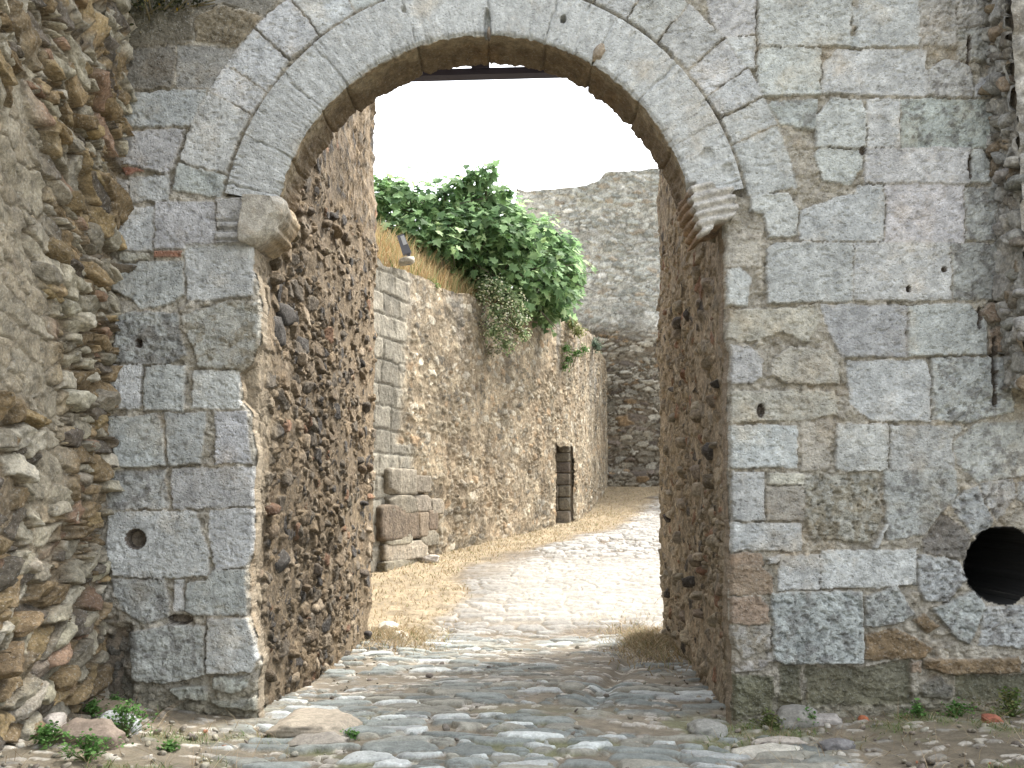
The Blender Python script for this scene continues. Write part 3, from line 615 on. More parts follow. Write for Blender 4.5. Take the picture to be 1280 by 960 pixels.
# pier at the right edge
PAL_R = [(3, (.33, .32, .29)), (2, (.27, .26, .23)), (1, (.24, .19, .13)), (1.5, (.38, .36, .32)), (1, (.17, .15, .12))]
rp = link('projecting_pier', None, label='pitted rubble pier projecting beside the right edge, above the round hole', cat='pier')
g = Geo()
field_wall(g, (3.66, YF - .38, 2.35), (0, 1, 0), (0, 0, 1), (-1, 0, 0), np.arange(0, .42, .008), np.arange(0, 5, .011), .16, .15, .08, PAL_R, (.30, .28, .24), 21, .6, .3, .02)
field_wall(g, (3.66, YF - .38, 2.35), (1, 0, 0), (0, 0, 1), (0, -1, 0), np.arange(-.03, 3, .03), np.arange(0, 5, .03), .3, .18, .07, PAL_R, (.30, .28, .24), 22, .6, .3, .02)
r = np.random.default_rng(25); n = 26; v = r.uniform(0, 2.9, n); place_stones(g, T2, np.c_[np.full(n, 3.64), YF - .38 + r.uniform(0, .34, n), 2.35 + v], np.c_[r.uniform(.08, .18, n), r.uniform(.06, .15, n), r.uniform(.12, .17, n)], r.normal(0, .3, n), np.array([(0, 1, 0), (0, 0, 1), (-1, 0, 0)], float), pick_col(PAL_R, n, r, .15), .1, r)
g.add(*box_geo(3.68, 6.6, YF - .37, YF + .12, 2.38, 7.2), (.24, .2, .15))
link('rubble_face', g.mesh('rubble_face', M_RUB), rp)

# passage walls
SK = .05; U = np.array((SK, 1, 0)) / math.hypot(SK, 1); NL = np.array((U[1], -U[0], 0)); NR = -NL
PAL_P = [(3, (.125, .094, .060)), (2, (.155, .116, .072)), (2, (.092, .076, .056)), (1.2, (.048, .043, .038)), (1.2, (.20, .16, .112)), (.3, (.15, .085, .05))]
def passage(name, label, x0, y0, y1, N, pal, mort, seed, bx, dp, mf, zt=6.4):
    w = link(name, None, label=label, cat='rubble wall', group='rough rubble side walls of the gate passage'); g = Geo()
    O = np.array((x0 + SK * (y0 - YF), y0, -.6)); ln = (y1 - y0) / U[1]
    def ex(u, v, h, c):
        lnr = ln - .05 + .09 * vn(v * 3.1, v * 0, seed + 7) + .05 * vn(v * 9, v * 0, seed + 8)
        t = sst(0, .12, u) * sst(0, .06, ln - u); c = c * (1 + .4 * (N[0] > 0) * sst(2.2, 4.4, u + .5 * vn(u * 2, v * 2, 9)))[..., None]; ed = sst(.55, .25, u + .12 * vn(v * 3, u * 4, seed))[..., None]; c = c * (1 - .8 * ed) + .8 * ed * np.array((.27, .225, .16)) * (1 + .4 * fbm(u * 9, v * 9, seed + 5, 4))[..., None]; h = h * (1 - .5 * ed[..., 0]); return h * t - .10 * (1 - t) - .25 * sst(0, .05, u - lnr), c  # left wall lightened towards the rear: daylight from that end painted into colour
    field_wall(g, O, U, (0, 0, 1), N, np.arange(0, ln + .01, .0125), np.concatenate([np.arange(0, 5.2, .0125), np.arange(5.2, zt + .65, .06)]), .20, .125, dp, pal, mort, seed, .5, mf, .05, ex)
    field_wall(g, O + U * (ln - .14) - N * .12, -N, (0, 0, 1), U, np.arange(0, 1.2, .03), np.arange(0, zt + .6, .03), .2, .13, .06, pal, mort, seed + 3)
    r = np.random.default_rng(seed); n = 90; u = r.uniform(.3, ln - .1, n); v = r.uniform(.2, 5, n)
    place_stones(g, T2, O + u[:, None] * U + v[:, None] * np.array((0, 0, 1.)) + r.uniform(-.03, .015, n)[:, None] * N, np.c_[r.uniform(.10, .24, n), r.uniform(.06, .14, n), r.uniform(.12, .17, n)], r.normal(0, .2, n), np.array([U, (0, 0, 1), N]), pick_col(pal, n, r, .15), .12, r)
    if N[0] > 0:
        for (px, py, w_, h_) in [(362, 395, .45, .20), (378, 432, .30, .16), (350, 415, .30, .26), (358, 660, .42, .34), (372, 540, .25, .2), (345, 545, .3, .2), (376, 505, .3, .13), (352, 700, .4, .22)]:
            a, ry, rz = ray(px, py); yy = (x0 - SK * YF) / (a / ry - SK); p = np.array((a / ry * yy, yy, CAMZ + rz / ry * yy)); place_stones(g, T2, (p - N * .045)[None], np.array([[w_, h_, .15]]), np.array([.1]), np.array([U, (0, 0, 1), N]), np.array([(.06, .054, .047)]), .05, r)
    v, f = box_geo(0, 1, 0, 1, -.6, zt); a0 = O[:2] - N[:2] * .06 + U[:2] * .0; 
    for i in range(8):
        q = O[:2] - N[:2] * (.09 + v[i, 0] * bx) + U[:2] * (.25 + v[i, 1] * (ln - .48)); v[i, 0], v[i, 1] = q
    if N[0] < 0: f = f[:, ::-1]
    g.add(v, f, mort); link('rubble_face', g.mesh('rubble_face', M_PAS), w); return w
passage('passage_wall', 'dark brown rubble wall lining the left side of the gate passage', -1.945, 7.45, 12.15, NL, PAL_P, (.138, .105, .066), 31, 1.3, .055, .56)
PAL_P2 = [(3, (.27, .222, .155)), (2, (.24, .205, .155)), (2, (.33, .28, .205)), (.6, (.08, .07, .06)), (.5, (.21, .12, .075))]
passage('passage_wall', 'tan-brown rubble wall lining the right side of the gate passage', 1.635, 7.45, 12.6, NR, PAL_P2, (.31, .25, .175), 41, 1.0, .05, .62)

# ------------------------------------------------------------------ ground
GP = np.array([(-30, .0), (5, 0), (6.5, -.02), (8, -.07), (10, -.13), (12, -.20), (12.8, -.17), (14, .08), (16, .38), (20, .62), (25.2, .86), (27.8, 1.04), (30.5, 1.43), (33, 1.8), (40, 1.85), (2000, 1.85)])
def gbase(x, y):
    z = np.interp(y, GP[:, 0], GP[:, 1]); c = sst(13, 9, y)
    return z + c * (.14 * sst(1.2, 2.9, -x) + .10 * sst(1.3, 3.2, x)) * sst(9, 7.6, y) + .05 * sst(9.0, 12, y) * sst(14, 12, y) * sst(.9, 1.7, np.abs(x - .1)) + .035 * np.cos(np.clip((x + .1) * 1.3, -2, 2)) * sst(13, 8, y) * sst(4, 6, y)
def G(px, py):
    a, ry, rz = ray(px, py); t = 5.
    for k in range(60):
        z = gbase(a * t, ry * t); tn = (z - CAMZ) / rz if rz < -1e-3 else 30; t = .5 * t + .5 * tn
    x, y = float(a * t), float(ry * t)
    if abs(x) > 1.7 and 7.18 < y < 9: x, y = x * 7.18 / y, 7.18          # keep it on the near side of the wall
    return np.array((x, y, float(gbase(x, y))))
def terr_dist(x, y):      # distance in front (street side) of the terrace wall
    d1 = (x - (.4 * y - 8.5)) * .928; d2 = (x - (.2 * y - 3.47)) * .98
    return np.where(y < 25.2, d1, d2)
def ground():
    xs = np.concatenate([[-1500, -400, -100, -40, -20, -12, -8, -6, -4.5, -3.8], np.arange(-3.3, 3.75, .0135), np.arange(3.75, 9, .06), [9.5, 10.5, 12, 16, 24, 50, 120, 400, 1500]])
    ys = np.concatenate([[-1500, -300, -60, -20, -8, -3, 0, 2, 3, 3.8, 4.2], np.arange(4.5, 12.7, .0145), 12.7 * (1 + .0022) ** np.arange(0, 445), np.arange(34, 40, .3), [42, 46, 55, 80, 150, 400, 1500]])
    ys = np.unique(ys); X, Y = np.meshgrid(xs, ys)
    z = gbase(X, Y)
    wx = X + .05 * fbm(X * 2.2, Y * 2.2, 201, 2) + .016 * vn(X * 16, Y * 16, 203); wy = Y + .06 * fbm(X * 1.8, Y * 1.8, 202, 2) + .014 * vn(X * 14, Y * 14, 204)
    arc = .10 * ((X + .1) ** 2) * 0
    # cobbles laid across the path
    eA, duA, dvA, qA = worley2(wx / .40, wy / .17, 210, .75); eB, duB, dvB, qB = worley2(wx / .24, wy / .11, 610, .8); sB = qA[3] > .68
    e = np.where(sB, np.minimum(eA, eB), eA); a = np.where(sB, qB[0], qA[0]); b = np.where(sB, qB[1], qA[1]); c = np.where(sB, qB[2], qA[2]); tl1 = np.where(sB, duB * (qB[4] - .5), duA * (qA[4] - .5)); tl2 = np.where(sB, dvB * (qB[5] - .5), dvA * (qA[5] - .5)); f1 = .5
    f1b, e2, a2, b2, c2 = worley(wx / .12, wy / .075, 220, .9)
    path = sst(2.15, 1.75, np.abs(X - .05) + .35 * fbm(X * 1.2, Y * 1.2, 230, 3)) * (Y < 13) + (Y >= 13) * sst(.9, 1.8, terr_dist(X, Y) + .9 * fbm(X * .9, Y * .9, 231, 3))
    side_d = sst(.0, .35, fbm(X * .9 + 4, Y * .9, 235, 3))
    side_d = np.clip(side_d + .9 * sst(1.1, 1.5, np.abs(X - .2)) * sst(8, 9, Y) * (Y < 12.6), 0, 1.6); has = (a < (.92 - .42 * side_d)) * path
    dirtpatch = sst(.12, .35, fbm(X * 1.1 + 7, Y * 1.4, 236, 3)); has = has * (1 - dirtpatch * (Y < 13))
    dusty = sst(12.7, 13.6, Y) * sst(18.5, 16, Y) * sst(2.2, .9, np.abs(X - 1.0 - .15 * (Y - 14)) + .4 * fbm(X, Y, 237, 3)); has = has * (1 - .45 * dusty)
    dome = sst(.04, .17, e) * .8 + .2 * sst(.1, .45, e); lev = dome * (.022 + .020 * b + .03 * tl1 + .035 * tl2) + .006 * fbm(X * 22, Y * 30, 205, 3)
    tiltc = (wx * 3 % 1 - .5) * 0
    lev = lev * 1.0
    peb = sst(.05, .4, e2) * (a2 > .62) * .018 * b2
    rel = .012 * fbm(X * 4, Y * 4, 240, 4)
    far = sst(13, 20, Y); hz = has * lev * (1 + .5 * far) + (1 - has) * (peb + rel)
    # drain groove
    dg = np.exp(-((X - (.62 + .22 * (Y - 8))) / .09) ** 2) * sst(7.6, 8.3, Y) * sst(11.5, 10.5, Y); hz -= .06 * dg
    z = z + hz + .015 * fbm(X * 1.3, Y * 1.3, 241, 2)
    # the embankment side stays under the terrace wall
    tint = c2; blue = np.array((.175, .193, .180)); tan = np.array((.235, .215, .165)); pale = np.array((.38, .40, .385))
    w1 = sst(.35, .6, a)[..., None]; w2 = (c > .8)[..., None]
    sc_ = blue * (1 - w1) + (tan * .6 + blue * .4) * w1; sc_ = np.where(w2, pale, sc_) * (.7 + .6 * b[..., None])
    dirt = np.array((.165, .14, .10)) * (1 + .5 * fbm(X * 2, Y * 2, 250, 4))[..., None]
    pc = np.array((.30, .28, .24)) * (.6 + .9 * tint[..., None]); dirt = np.where((peb > .004)[..., None], pc, dirt)
    grn = (sst(-.05, .3, fbm(X * 2.3, Y * 2.3, 251, 4)) * sst(8.2, 7.2, Y) * .75)[..., None]; dirt = dirt * (1 - grn) + grn * np.array((.13, .14, .065))
    sd = (np.clip(sst(.05, .13, e), 0, 1) * has)[..., None]
    col = dirt * (1 - sd) + sc_ * sd
    fm = sst(11.8, 13.2, Y + .3 * fbm(X * 2, Y * 2, 252, 2))[..., None]
    dust = np.array((.245, .225, .185)) * (1 + .2 * fbm(X * 3, Y * 3, 253, 3))[..., None]; fst = np.array((.23, .222, .20)) * (.6 + .7 * b[..., None])
    gapc = np.array((.085, .062, .037)); dust = dust * dusty[..., None] + gapc * (1 - dusty[..., None]); fcol = dust * (1 - sd) + fst * sd; straw = straw_mask(X, Y)[..., None]
    fcol = fcol * (1 - straw) + straw * np.array((.235, .185, .115)) * (1 + .4 * fbm(X * 5, Y * 5, 254, 3))[..., None]
    col = col * (1 - fm) + fcol * fm
    co = np.stack([X, Y, z], -1).reshape(-1, 3)
    return mesh_from(co, [grid_faces(*X.shape)], col.reshape(-1, 3), M_GND, 'ground')
def straw_mask(X, Y):
    d = terr_dist(X, Y); n = .55 * fbm(X * 1.3, Y * 1.3, 260, 4)
    a = sst(1.5, .7, d + n - .35 * sst(18, 25, Y)) * sst(12.2, 13, Y)
    b = sst(-.55, -1.0, X + n * .6) * sst(11.6, 12.3, Y) * sst(17, 15, Y)
    c = sst(30.3, 31, Y) * .8
    e = sst(.35, .15, np.hypot((X - 1.5) / 1.5, (Y - 11.6) / 2.2) + .2 * n)
    return np.clip(a + b + c, 0, 1)
link('ground', ground(), kind='structure')

# ------------------------------------------------------------------ terrace wall beyond the gate
# plan: (x = .4y - 8.5) for y < 25.2, then (x = .2y - 3.47)
TW_TOP = np.array([(12, 5.6), (15.3, 5.55), (16.0, float(P(478, 331, 16.0)[2])), (16.7, float(P(508, 334, 16.7)[2])), (17.25, float(P(524, 347, 17.25)[2])), (18.5, float(P(565, 364, 18.5)[2])), (19.4, float(P(593, 373, 19.4)[2])), (22.4, float(P(665, 394, 22.4)[2])),
                   (24.4, float(P(705, 399, 24.4)[2])), (28.9, float(P(740, 420, 28.9)[2])), (30.7, float(P(749, 438, 30.7)[2])), (34, 5.9)])
def wall_xy(y): return np.where(y < 25.2, .4 * y - 8.5, .2 * y - 3.47 + .01)
DY0 = 8.5 / (.4 - (697 - 640) / F_PX * 1.0); DZ0 = 0
def terrace_wall():
    ys = np.concatenate([np.arange(13.5, 25.2, .028), np.arange(25.2, 33.6, .05)]); vs = np.arange(-.5, 6.4, .030)
    Y, V = np.meshgrid(ys, vs); X = wall_xy(Y); S = np.where(Y < 25.2, Y / .928, Y)
    g0 = np.interp(Y, GP[:, 0], GP[:, 1]); top = np.interp(Y, TW_TOP[:, 0], TW_TOP[:, 1]) + .10 * fbm(S * 1.5, S * 0, 300, 4)
    Z = g0 - .3 + (V + .5) / 6.9 * (top - g0 + .3)
    ws = S + .06 * fbm(S * 3, Z * 3, 301, 3); wz = Z + .05 * fbm(S * 3, Z * 3, 302, 3)
    f1, e, a, b, c = worley(ws / .21, wz / .13, 310, .9); f1, e2, a2, b2, c2 = worley(ws / .6, wz / .36, 311, .15)
    j = np.floor((wz + .04 * fbm(S, Z, 399, 2)) / .37); fz = wz / .37 - np.floor(wz / .37); us_ = ws / (.45 + .25 * _h(j, j * 0, 3)) + _h(j, j * 0, 4); fu = us_ - np.floor(us_)
    e2 = np.minimum(np.minimum(fz, 1 - fz) * .37, np.minimum(fu, 1 - fu) * .55) * 2.2 + .01 * vn(S * 20, Z * 20, 6); b2 = _h(np.floor(us_), j, 8)
    PT = [(3, (.25, .215, .155)), (2, (.20, .165, .112)), (1.5, (.31, .28, .22)), (1.2, (.12, .105, .08)), (.6, (.23, .165, .10))]
    hf, cf = rubble_field(S, Z, .23, .13, .075, PT, (.215, .172, .115), 330, .45, .42)
    q = sst(17.0, 16.6, Y + .25 * (_h(np.floor(wz / .4), np.floor(wz * 0), 5) - .5) * 2 + .1 * vn(Z * 5, Z * 0, 4))     # dressed quoins at the near end
    bare = sst(-.25, .15, fbm(S * .8, Z * .8, 312, 4))
    hr = hf * (.35 + .5 * bare) + .02 * fbm(S * 5, Z * 5, 313, 4)
    hq = .035 * sst(.0, .06, e2) + .02 * (b2 - .5) + .02 * fbm(S * 3, Z * 3, 314, 3)
    h = hr * (1 - q) + (hq + .02) * q + .09 * fbm(S * .5, Z * .5, 315, 3)
    low = sst(2.9, 1.6, Z + .35 * vn(S, Z, 8)) * sst(18.1, 16.9, Y)      # collapsed facing near the corner
    h -= .06 * low * (1 - q)
    cav = sst(.75, .95, 1 - np.hypot((Y - 22.2) / .7, (Z - 2.0) / .6) + .3 * fbm(S * 3, Z * 3, 316, 3)); h -= .12 * cav * sst(.35, .7, b)
    mort = np.array((.20, .165, .12)); st = np.array((.235, .205, .165)) * (.45 + 1.1 * b[..., None]); orange = np.array((.235, .175, .11)); grey = np.array((.17, .165, .15))
    col = cf
    om = sst(.08, .35, fbm(S * .7 + 3, Z * .9, 320, 4))[..., None]; col = col * (1 - .35 * om) + .35 * om * orange
    stk = (sst(.05, .45, fbm(S * 2.2, Z * .25, 321, 4)) * sst(3.5, 5.2, Z))[..., None]; col = col * (1 - .6 * stk) + .6 * stk * grey
    col = col * (.85 + .6 * (fbm(S * 2.5, Z * 2.5, 322, 4)[..., None] + .3))
    qc = np.array((.215, .198, .158)) * (.75 + .45 * b2[..., None]); col = col * (1 - q[..., None]) + qc * q[..., None]
    n = np.where((Y < 25.2)[..., None], np.array((.928, -.371, 0)), np.array((.98, -.196, 0)))
    co = np.stack([X, Y, Z], -1) + n * h[..., None]
    # doorway
    dl = 23.85; dr = 24.95; zt = float(P(700, 557, 24.3)[2])
    hole = (Y > dl + .06 * vn(Z * 3, Z * 0, 7)) & (Y < dr + .05 * vn(Z * 3, Z * 0, 9)) & (Z < zt + .05 * vn(S * 4, S * 0, 2))
    kp = ~(hole[:-1, :-1] | hole[1:, 1:]); nr, nc = X.shape
    v, qd, cc = compact(co.reshape(-1, 3), grid_faces(nr, nc, kp), col.reshape(-1, 3))
    g = Geo(); g.add(v, qd, cc)
    # top
    tx, ty, tz = co[-1, :, 0], co[-1, :, 1], co[-1, :, 2]
    v2 = np.concatenate([co[-1], co[-1] + np.array((-.55, .2, .04))]); m = len(tx); a_ = np.arange(m - 1)
    g.add(v2, np.stack([a_, a_ + 1, m + a_ + 1, m + a_], -1), (.33, .27, .19))
    # near end face (looks back towards the gate)
    return g, zt, dl, dr
g, DZT, DL, DR = terrace_wall()
tw = link('terrace_wall', None, label='sunlit tan rubble retaining wall along the left of the street beyond the gate', cat='retaining wall')
N1 = np.array((.928, -.371, 0)); U1 = np.array((.371, .928, 0))
# loose facing stones, as relief, low at the corner
r = np.random.default_rng(5); A1 = np.array([U1, (0, 0, 1), N1])
QS = [(498, 652, 74, 46), (502, 688, 70, 24), (500, 630, 50, 24), (526, 655, 28, 32), (530, 672, 30, 22), (492, 674, 42, 14), (522, 629, 28, 22), (540, 633, 22, 20), (497, 602, 48, 34), (520, 605, 30, 22), (534, 650, 18, 26), (500, 706, 70, 16)]
for (px, py, w, hh) in QS:
    yy = 8.5 / (.4 - (px - 640) / F_PX); x, _, z = P(px, py, yy); sc1 = yy / F_PX
    place_stones(g, TB, np.array([[float(x), yy, float(z)]]) - N1 * .02, np.array([[w * sc1 * 1.55 * 1.05, hh * sc1 * .96, .30]]), np.array([0.]), A1, pick_col([(2, (.215, .19, .145)), (1, (.18, .14, .10))], 1, r, .18), .03, r)
link('rubble_face', g.mesh('rubble_face', M_FAR), tw)
# doorway niche
def door():
    g = Geo(); gz0 = float(np.interp(24.4, GP[:, 0], GP[:, 1])); D = 1.3
    pl = np.array((float(wall_xy(DL)), DL)); pr = np.array((float(wall_xy(DR)), DR)); n = N1[:2]
    def q4(a, b, z0, z1, c): g.add(np.array([(*a, z0), (*b, z0), (*b, z1), (*a, z1)]), np.array([(0, 1, 2, 3)]), c)
    q4(pl + n * .03, pl - n * D, gz0 - .2, DZT + .1, (.14, .115, .085)); q4(pl - n * D, pr - n * D, gz0 - .2, DZT + .1, (.12, .10, .07)); q4(pr - n * D, pr + n * .0, gz0 - .2, DZT + .1, (.18, .15, .11))
    a, b = pl - n * D, pr - n * D
    for zz in (DZT + .06, gz0 - .02): g.add(np.array([(*pl, zz), (*pr, zz), (*b, zz), (*a, zz)]), np.array([(0, 1, 2, 3)]), (.16, .13, .09))
    return g, pr, n, gz0
g, pr, n, gz0 = door()
A2 = np.array([(-N1[0], -N1[1], 0), (0, 0, 1), (-U1[0], -U1[1], 0)]); r = np.random.default_rng(9); z = gz0
while z < DZT - .05:
    hh = r.uniform(.20, .34)
    u = .12
    for k in range(3 if z < DZT - .55 else 1):
        w = r.uniform(.28, .55); p = np.array((pr[0], pr[1], 0)) - N1 * (u + w / 2 - .1) + np.array((0, 0, z + hh / 2))
        place_stones(g, TB, p[None], np.array([[w * .96, hh * .93, .16]]), np.array([0.]), A2, pick_col([(2, (.27, .24, .19)), (1, (.21, .185, .15))], 1, r, .1), .03, r); u += w
    z += hh
link('doorway', g.mesh('doorway', M_FAR, True), tw, label='low dark doorway with squared jamb stones')

# far end wall
def end_wall():
    xs = np.concatenate([np.arange(.15, 6.6, .034), np.arange(6.6, 16, .12)]); vs = np.linspace(0, 1, 290); X, V = np.meshgrid(xs, vs); Y0 = 33.2
    tp = np.array([(643.7, 237), (711, 236), (730, 232), (749, 225), (756, 216), (785, 213), (816, 210), (1100, 206)]); tx, _, tz = P(tp[:, 0], tp[:, 1], Y0)
    top = np.interp(X, tx, tz) + .12 * fbm(X * 1.6, X * 0, 400, 4); Z = 1.4 + V * (top - 1.4)
    wx = X + .07 * fbm(X * 2, Z * 2, 401, 3); wz = Z + .05 * fbm(X * 1.5, Z * 2, 402, 3)
    f1, e, a, b, c = worley(wx / .40, wz / .165, 403, .65); f1, e2, a2, b2, c2 = worley(wx / .30, wz / .17, 404, .75)
    up = sst(6.7, 7.4, Z + .6 * fbm(X * .7, Z * .7, 405, 3)); f = up
    E = np.where(f > .5, e2, e); B = np.where(f > .5, b2, b); A_ = np.where(f > .5, a2, a)
    h = sst(.03, .28, E) * (.03 + .07 * B) * (1 - .6 * up) + .03 * fbm(X * 3, Z * 3, 406, 3) + .15 * fbm(X * .4, Z * .4, 407, 2)
    PE = [(3, (.22, .20, .155)), (2, (.16, .14, .105)), (1.5, (.29, .27, .22)), (1, (.12, .10, .08)), (.7, (.22, .155, .09))]; PG = [(3, (.35, .355, .325)), (2, (.26, .268, .24)), (1.5, (.42, .42, .39)), (.5, (.30, .265, .21))]
    h1, c1 = rubble_field(X, Z, .42, .165, .12, PE, (.13, .105, .075), 440, .6, .05); h2, c2_ = rubble_field(X, Z, .34, .17, .08, PG, (.32, .315, .28), 441, .6, .3)
    gone = (A_ < .07) * (1 - up); h -= .12 * gone * sst(.0, .2, E)
    g1 = np.array((.33, .33, .305)); g2 = np.array((.225, .195, .15)); sc0 = g1 * up[..., None] + g2 * (1 - up[..., None])
    mo = np.array((.34, .33, .30)) * up[..., None] + np.array((.15, .12, .085)) * (1 - up[..., None])
    sm = sst(.04, .16, E)[..., None]; st = sc0 * (np.where(up > .5, .75, .45)[..., None] + np.where(up > .5, .5, 1.1)[..., None] * B[..., None]); st = np.where((A_ > .9)[..., None], st * np.array((1.05, .9, .78)), st)
    h = h1 * (1 - up) + h2 * up + .15 * fbm(X * .4, Z * .4, 407, 2); col = c1 * (1 - up[..., None]) + c2_ * up[..., None]; col *= 1 + .4 * fbm(X * .8, Z * .8, 408, 3)[..., None]
    # ledge near the base
    h += .35 * sst(2.5, 2.2, Z + .12 * vn(X * 1.2, X * 0, 3)) 
    co = np.stack([X, Y0 - h, Z], -1).reshape(-1, 3); g = Geo(); g.add(co, grid_faces(*X.shape), col.reshape(-1, 3))
    x0 = .15; z1 = float(top[0, 0]); v = np.array([(x0, Y0, 0), (x0, Y0 + 2.5, 0), (x0, Y0 + 2.5, z1), (x0, Y0 - .05, z1)]); g.add(v, np.array([(0, 1, 2, 3)]), (.3, .29, .26))
    cr_ = co.reshape(X.shape + (3,))[-1]; m = len(cr_); a_ = np.arange(m - 1); g.add(np.concatenate([cr_, cr_ + np.array((0, 2.5, .05))]), np.stack([a_, a_ + 1, m + a_ + 1, m + a_], -1), (.3, .29, .26))
    return g.mesh('end_wall', M_FAR)
link('end_wall', end_wall(), label='high grey rubble wall closing off the far end of the street', cat='stone wall')

# ------------------------------------------------------------------ embankment behind the terrace wall
def bank_z(x, y):
    d = -terr_dist(x, y); top = np.interp(y, TW_TOP[:, 0], TW_TOP[:, 1])
    rise = np.interp(y, [12, 16, 18.5, 20, 24, 34], [.80, .72, .66, .50, .25, .1])
    return top - .1 + (rise + .1) * sst(.0, .9, d) + .22 * np.clip(d - 1, 0, 6) + .08 * fbm(x * 1.5, y * 1.5, 500, 3)
def bank():
    ys = np.arange(11, 33, .12); ds = np.concatenate([np.arange(.25, 3, .12), np.arange(3, 12, .5)]); Y, D = np.meshgrid(ys, ds); X = wall_xy(Y) - D / .93
    Z = bank_z(X, Y); c = np.array((.36, .27, .14)) * (1 + .3 * fbm(X * 3, Y * 3, 501, 3))[..., None]
    return mesh_from(np.stack([X, Y, Z], -1).reshape(-1, 3), [grid_faces(*X.shape)[:, ::-1]], c.reshape(-1, 3), M_GND, 'embankment')
link('embankment', bank(), kind='structure')

# ------------------------------------------------------------------ foliage tools
def leaf_shape(kind):
    if kind == 'fig':
        pts = [(0, 0), (.28, .02), (.46, .22), (.30, .34), (.52, .62), (.24, .60), (.0, 1.0), (-.24, .60), (-.52, .62), (-.30, .34), (-.46, .22), (-.28, .02)]
    elif kind == 'oval': pts = [(0, 0), (.22, .3), (.2, .65), (0, 1), (-.2, .65), (-.22, .3)]
    else: pts = [(0, 0), (.3, .2), (.36, .55), (.0, .9), (-.36, .55), (-.3, .2)]
    p = np.array(pts); v = np.c_[p, .16 * np.abs(p[:, 0]) - .18 * p[:, 1] ** 2]; v = np.concatenate([[(0, .4, -.04)], v]); n = len(p)
    return v, np.array([(0, 1 + i, 1 + (i + 1) % n) for i in range(n)])
def leaves(g, pos, nrm, size, shape, cols, r):
    v, f = leaf_shape(shape); n = len(pos); nrm = nrm / np.linalg.norm(nrm, axis=1)[:, None]
    t = r.normal(0, 1, (n, 3)); t[:, 2] -= .6; t -= (t * nrm).sum(1)[:, None] * nrm; t /= np.linalg.norm(t, axis=1)[:, None]; s = np.cross(t, nrm)
    W = pos[:, None] + size[:, None, None] * (v[None, :, 0:1] * s[:, None] + v[None, :, 1:2] * t[:, None] + v[None, :, 2:3] * nrm[:, None])
    F = f[None] + (np.arange(n) * len(v))[:, None, None]; g.add(W.reshape(-1, 3), F.reshape(-1, 3), np.repeat(cols, len(v), 0))
def blob_leaves(g, blobs, dens, size, shape, pal, seed, shell=.55):
    r = np.random.default_rng(seed)
    for (c, rad) in blobs:
        n = max(5, int(dens * rad[0] * rad[2] * 1.6)); d = r.normal(0, 1, (n, 3)); d /= np.linalg.norm(d, axis=1)[:, None]
        k = r.uniform(shell, 1.08, n)[:, None]; pos = np.array(c) + d * k * np.array(rad) * (1 + .22 * r.normal(0, 1, (n, 1)))
        nr = d * .6 + np.array((0, -.15, .75)) + r.normal(0, .35, (n, 3)); leaves(g, pos, nr, size * r.uniform(.6, 1.25, n), shape, pick_col(pal, n, r, .22), r)
def tube(g, pts, rads, c, k=7):
    pts = np.array(pts, float); rads = np.array(rads, float); n = len(pts); V = []
    for i in range(n):
        t = pts[min(i + 1, n - 1)] - pts[max(i - 1, 0)]; t /= np.linalg.norm(t); a = np.cross(t, (.3, .9, .1)); a /= np.linalg.norm(a); b = np.cross(t, a)
        for j in range(k): w = 2 * math.pi * j / k; V.append(pts[i] + rads[i] * (a * math.cos(w) + b * math.sin(w)))
    F = [(i * k + j, i * k + (j + 1) % k, (i + 1) * k + (j + 1) % k, (i + 1) * k + j) for i in range(n - 1) for j in range(k)]
    g.add(np.array(V), np.array(F), c)
def blades(pos, h, w, cols, r, lean=.35):
    n = len(pos); a = r.uniform(0, 2 * math.pi, n); d = np.c_[np.cos(a), np.sin(a), np.zeros(n)]; ln = r.normal(0, lean, (n, 2)); L = np.c_[ln, np.zeros(n)]
    up = np.array((0, 0, 1.)); p0 = pos - d * w[:, None] / 2; p1 = pos + d * w[:, None] / 2; m = pos + h[:, None] * (.55 * up + .3 * L); m0 = m - d * w[:, None] * .4; m1 = m + d * w[:, None] * .4
    tp = pos + h[:, None] * (.95 * up + L); V = np.stack([p0, p1, m0, m1, tp], 1).reshape(-1, 3); b = (np.arange(n) * 5)[:, None]
    return V, np.concatenate([b + np.array((0, 1, 3)), b + np.array((0, 3, 2)), b + np.array((2, 3, 4))]), np.repeat(cols, 5, 0)

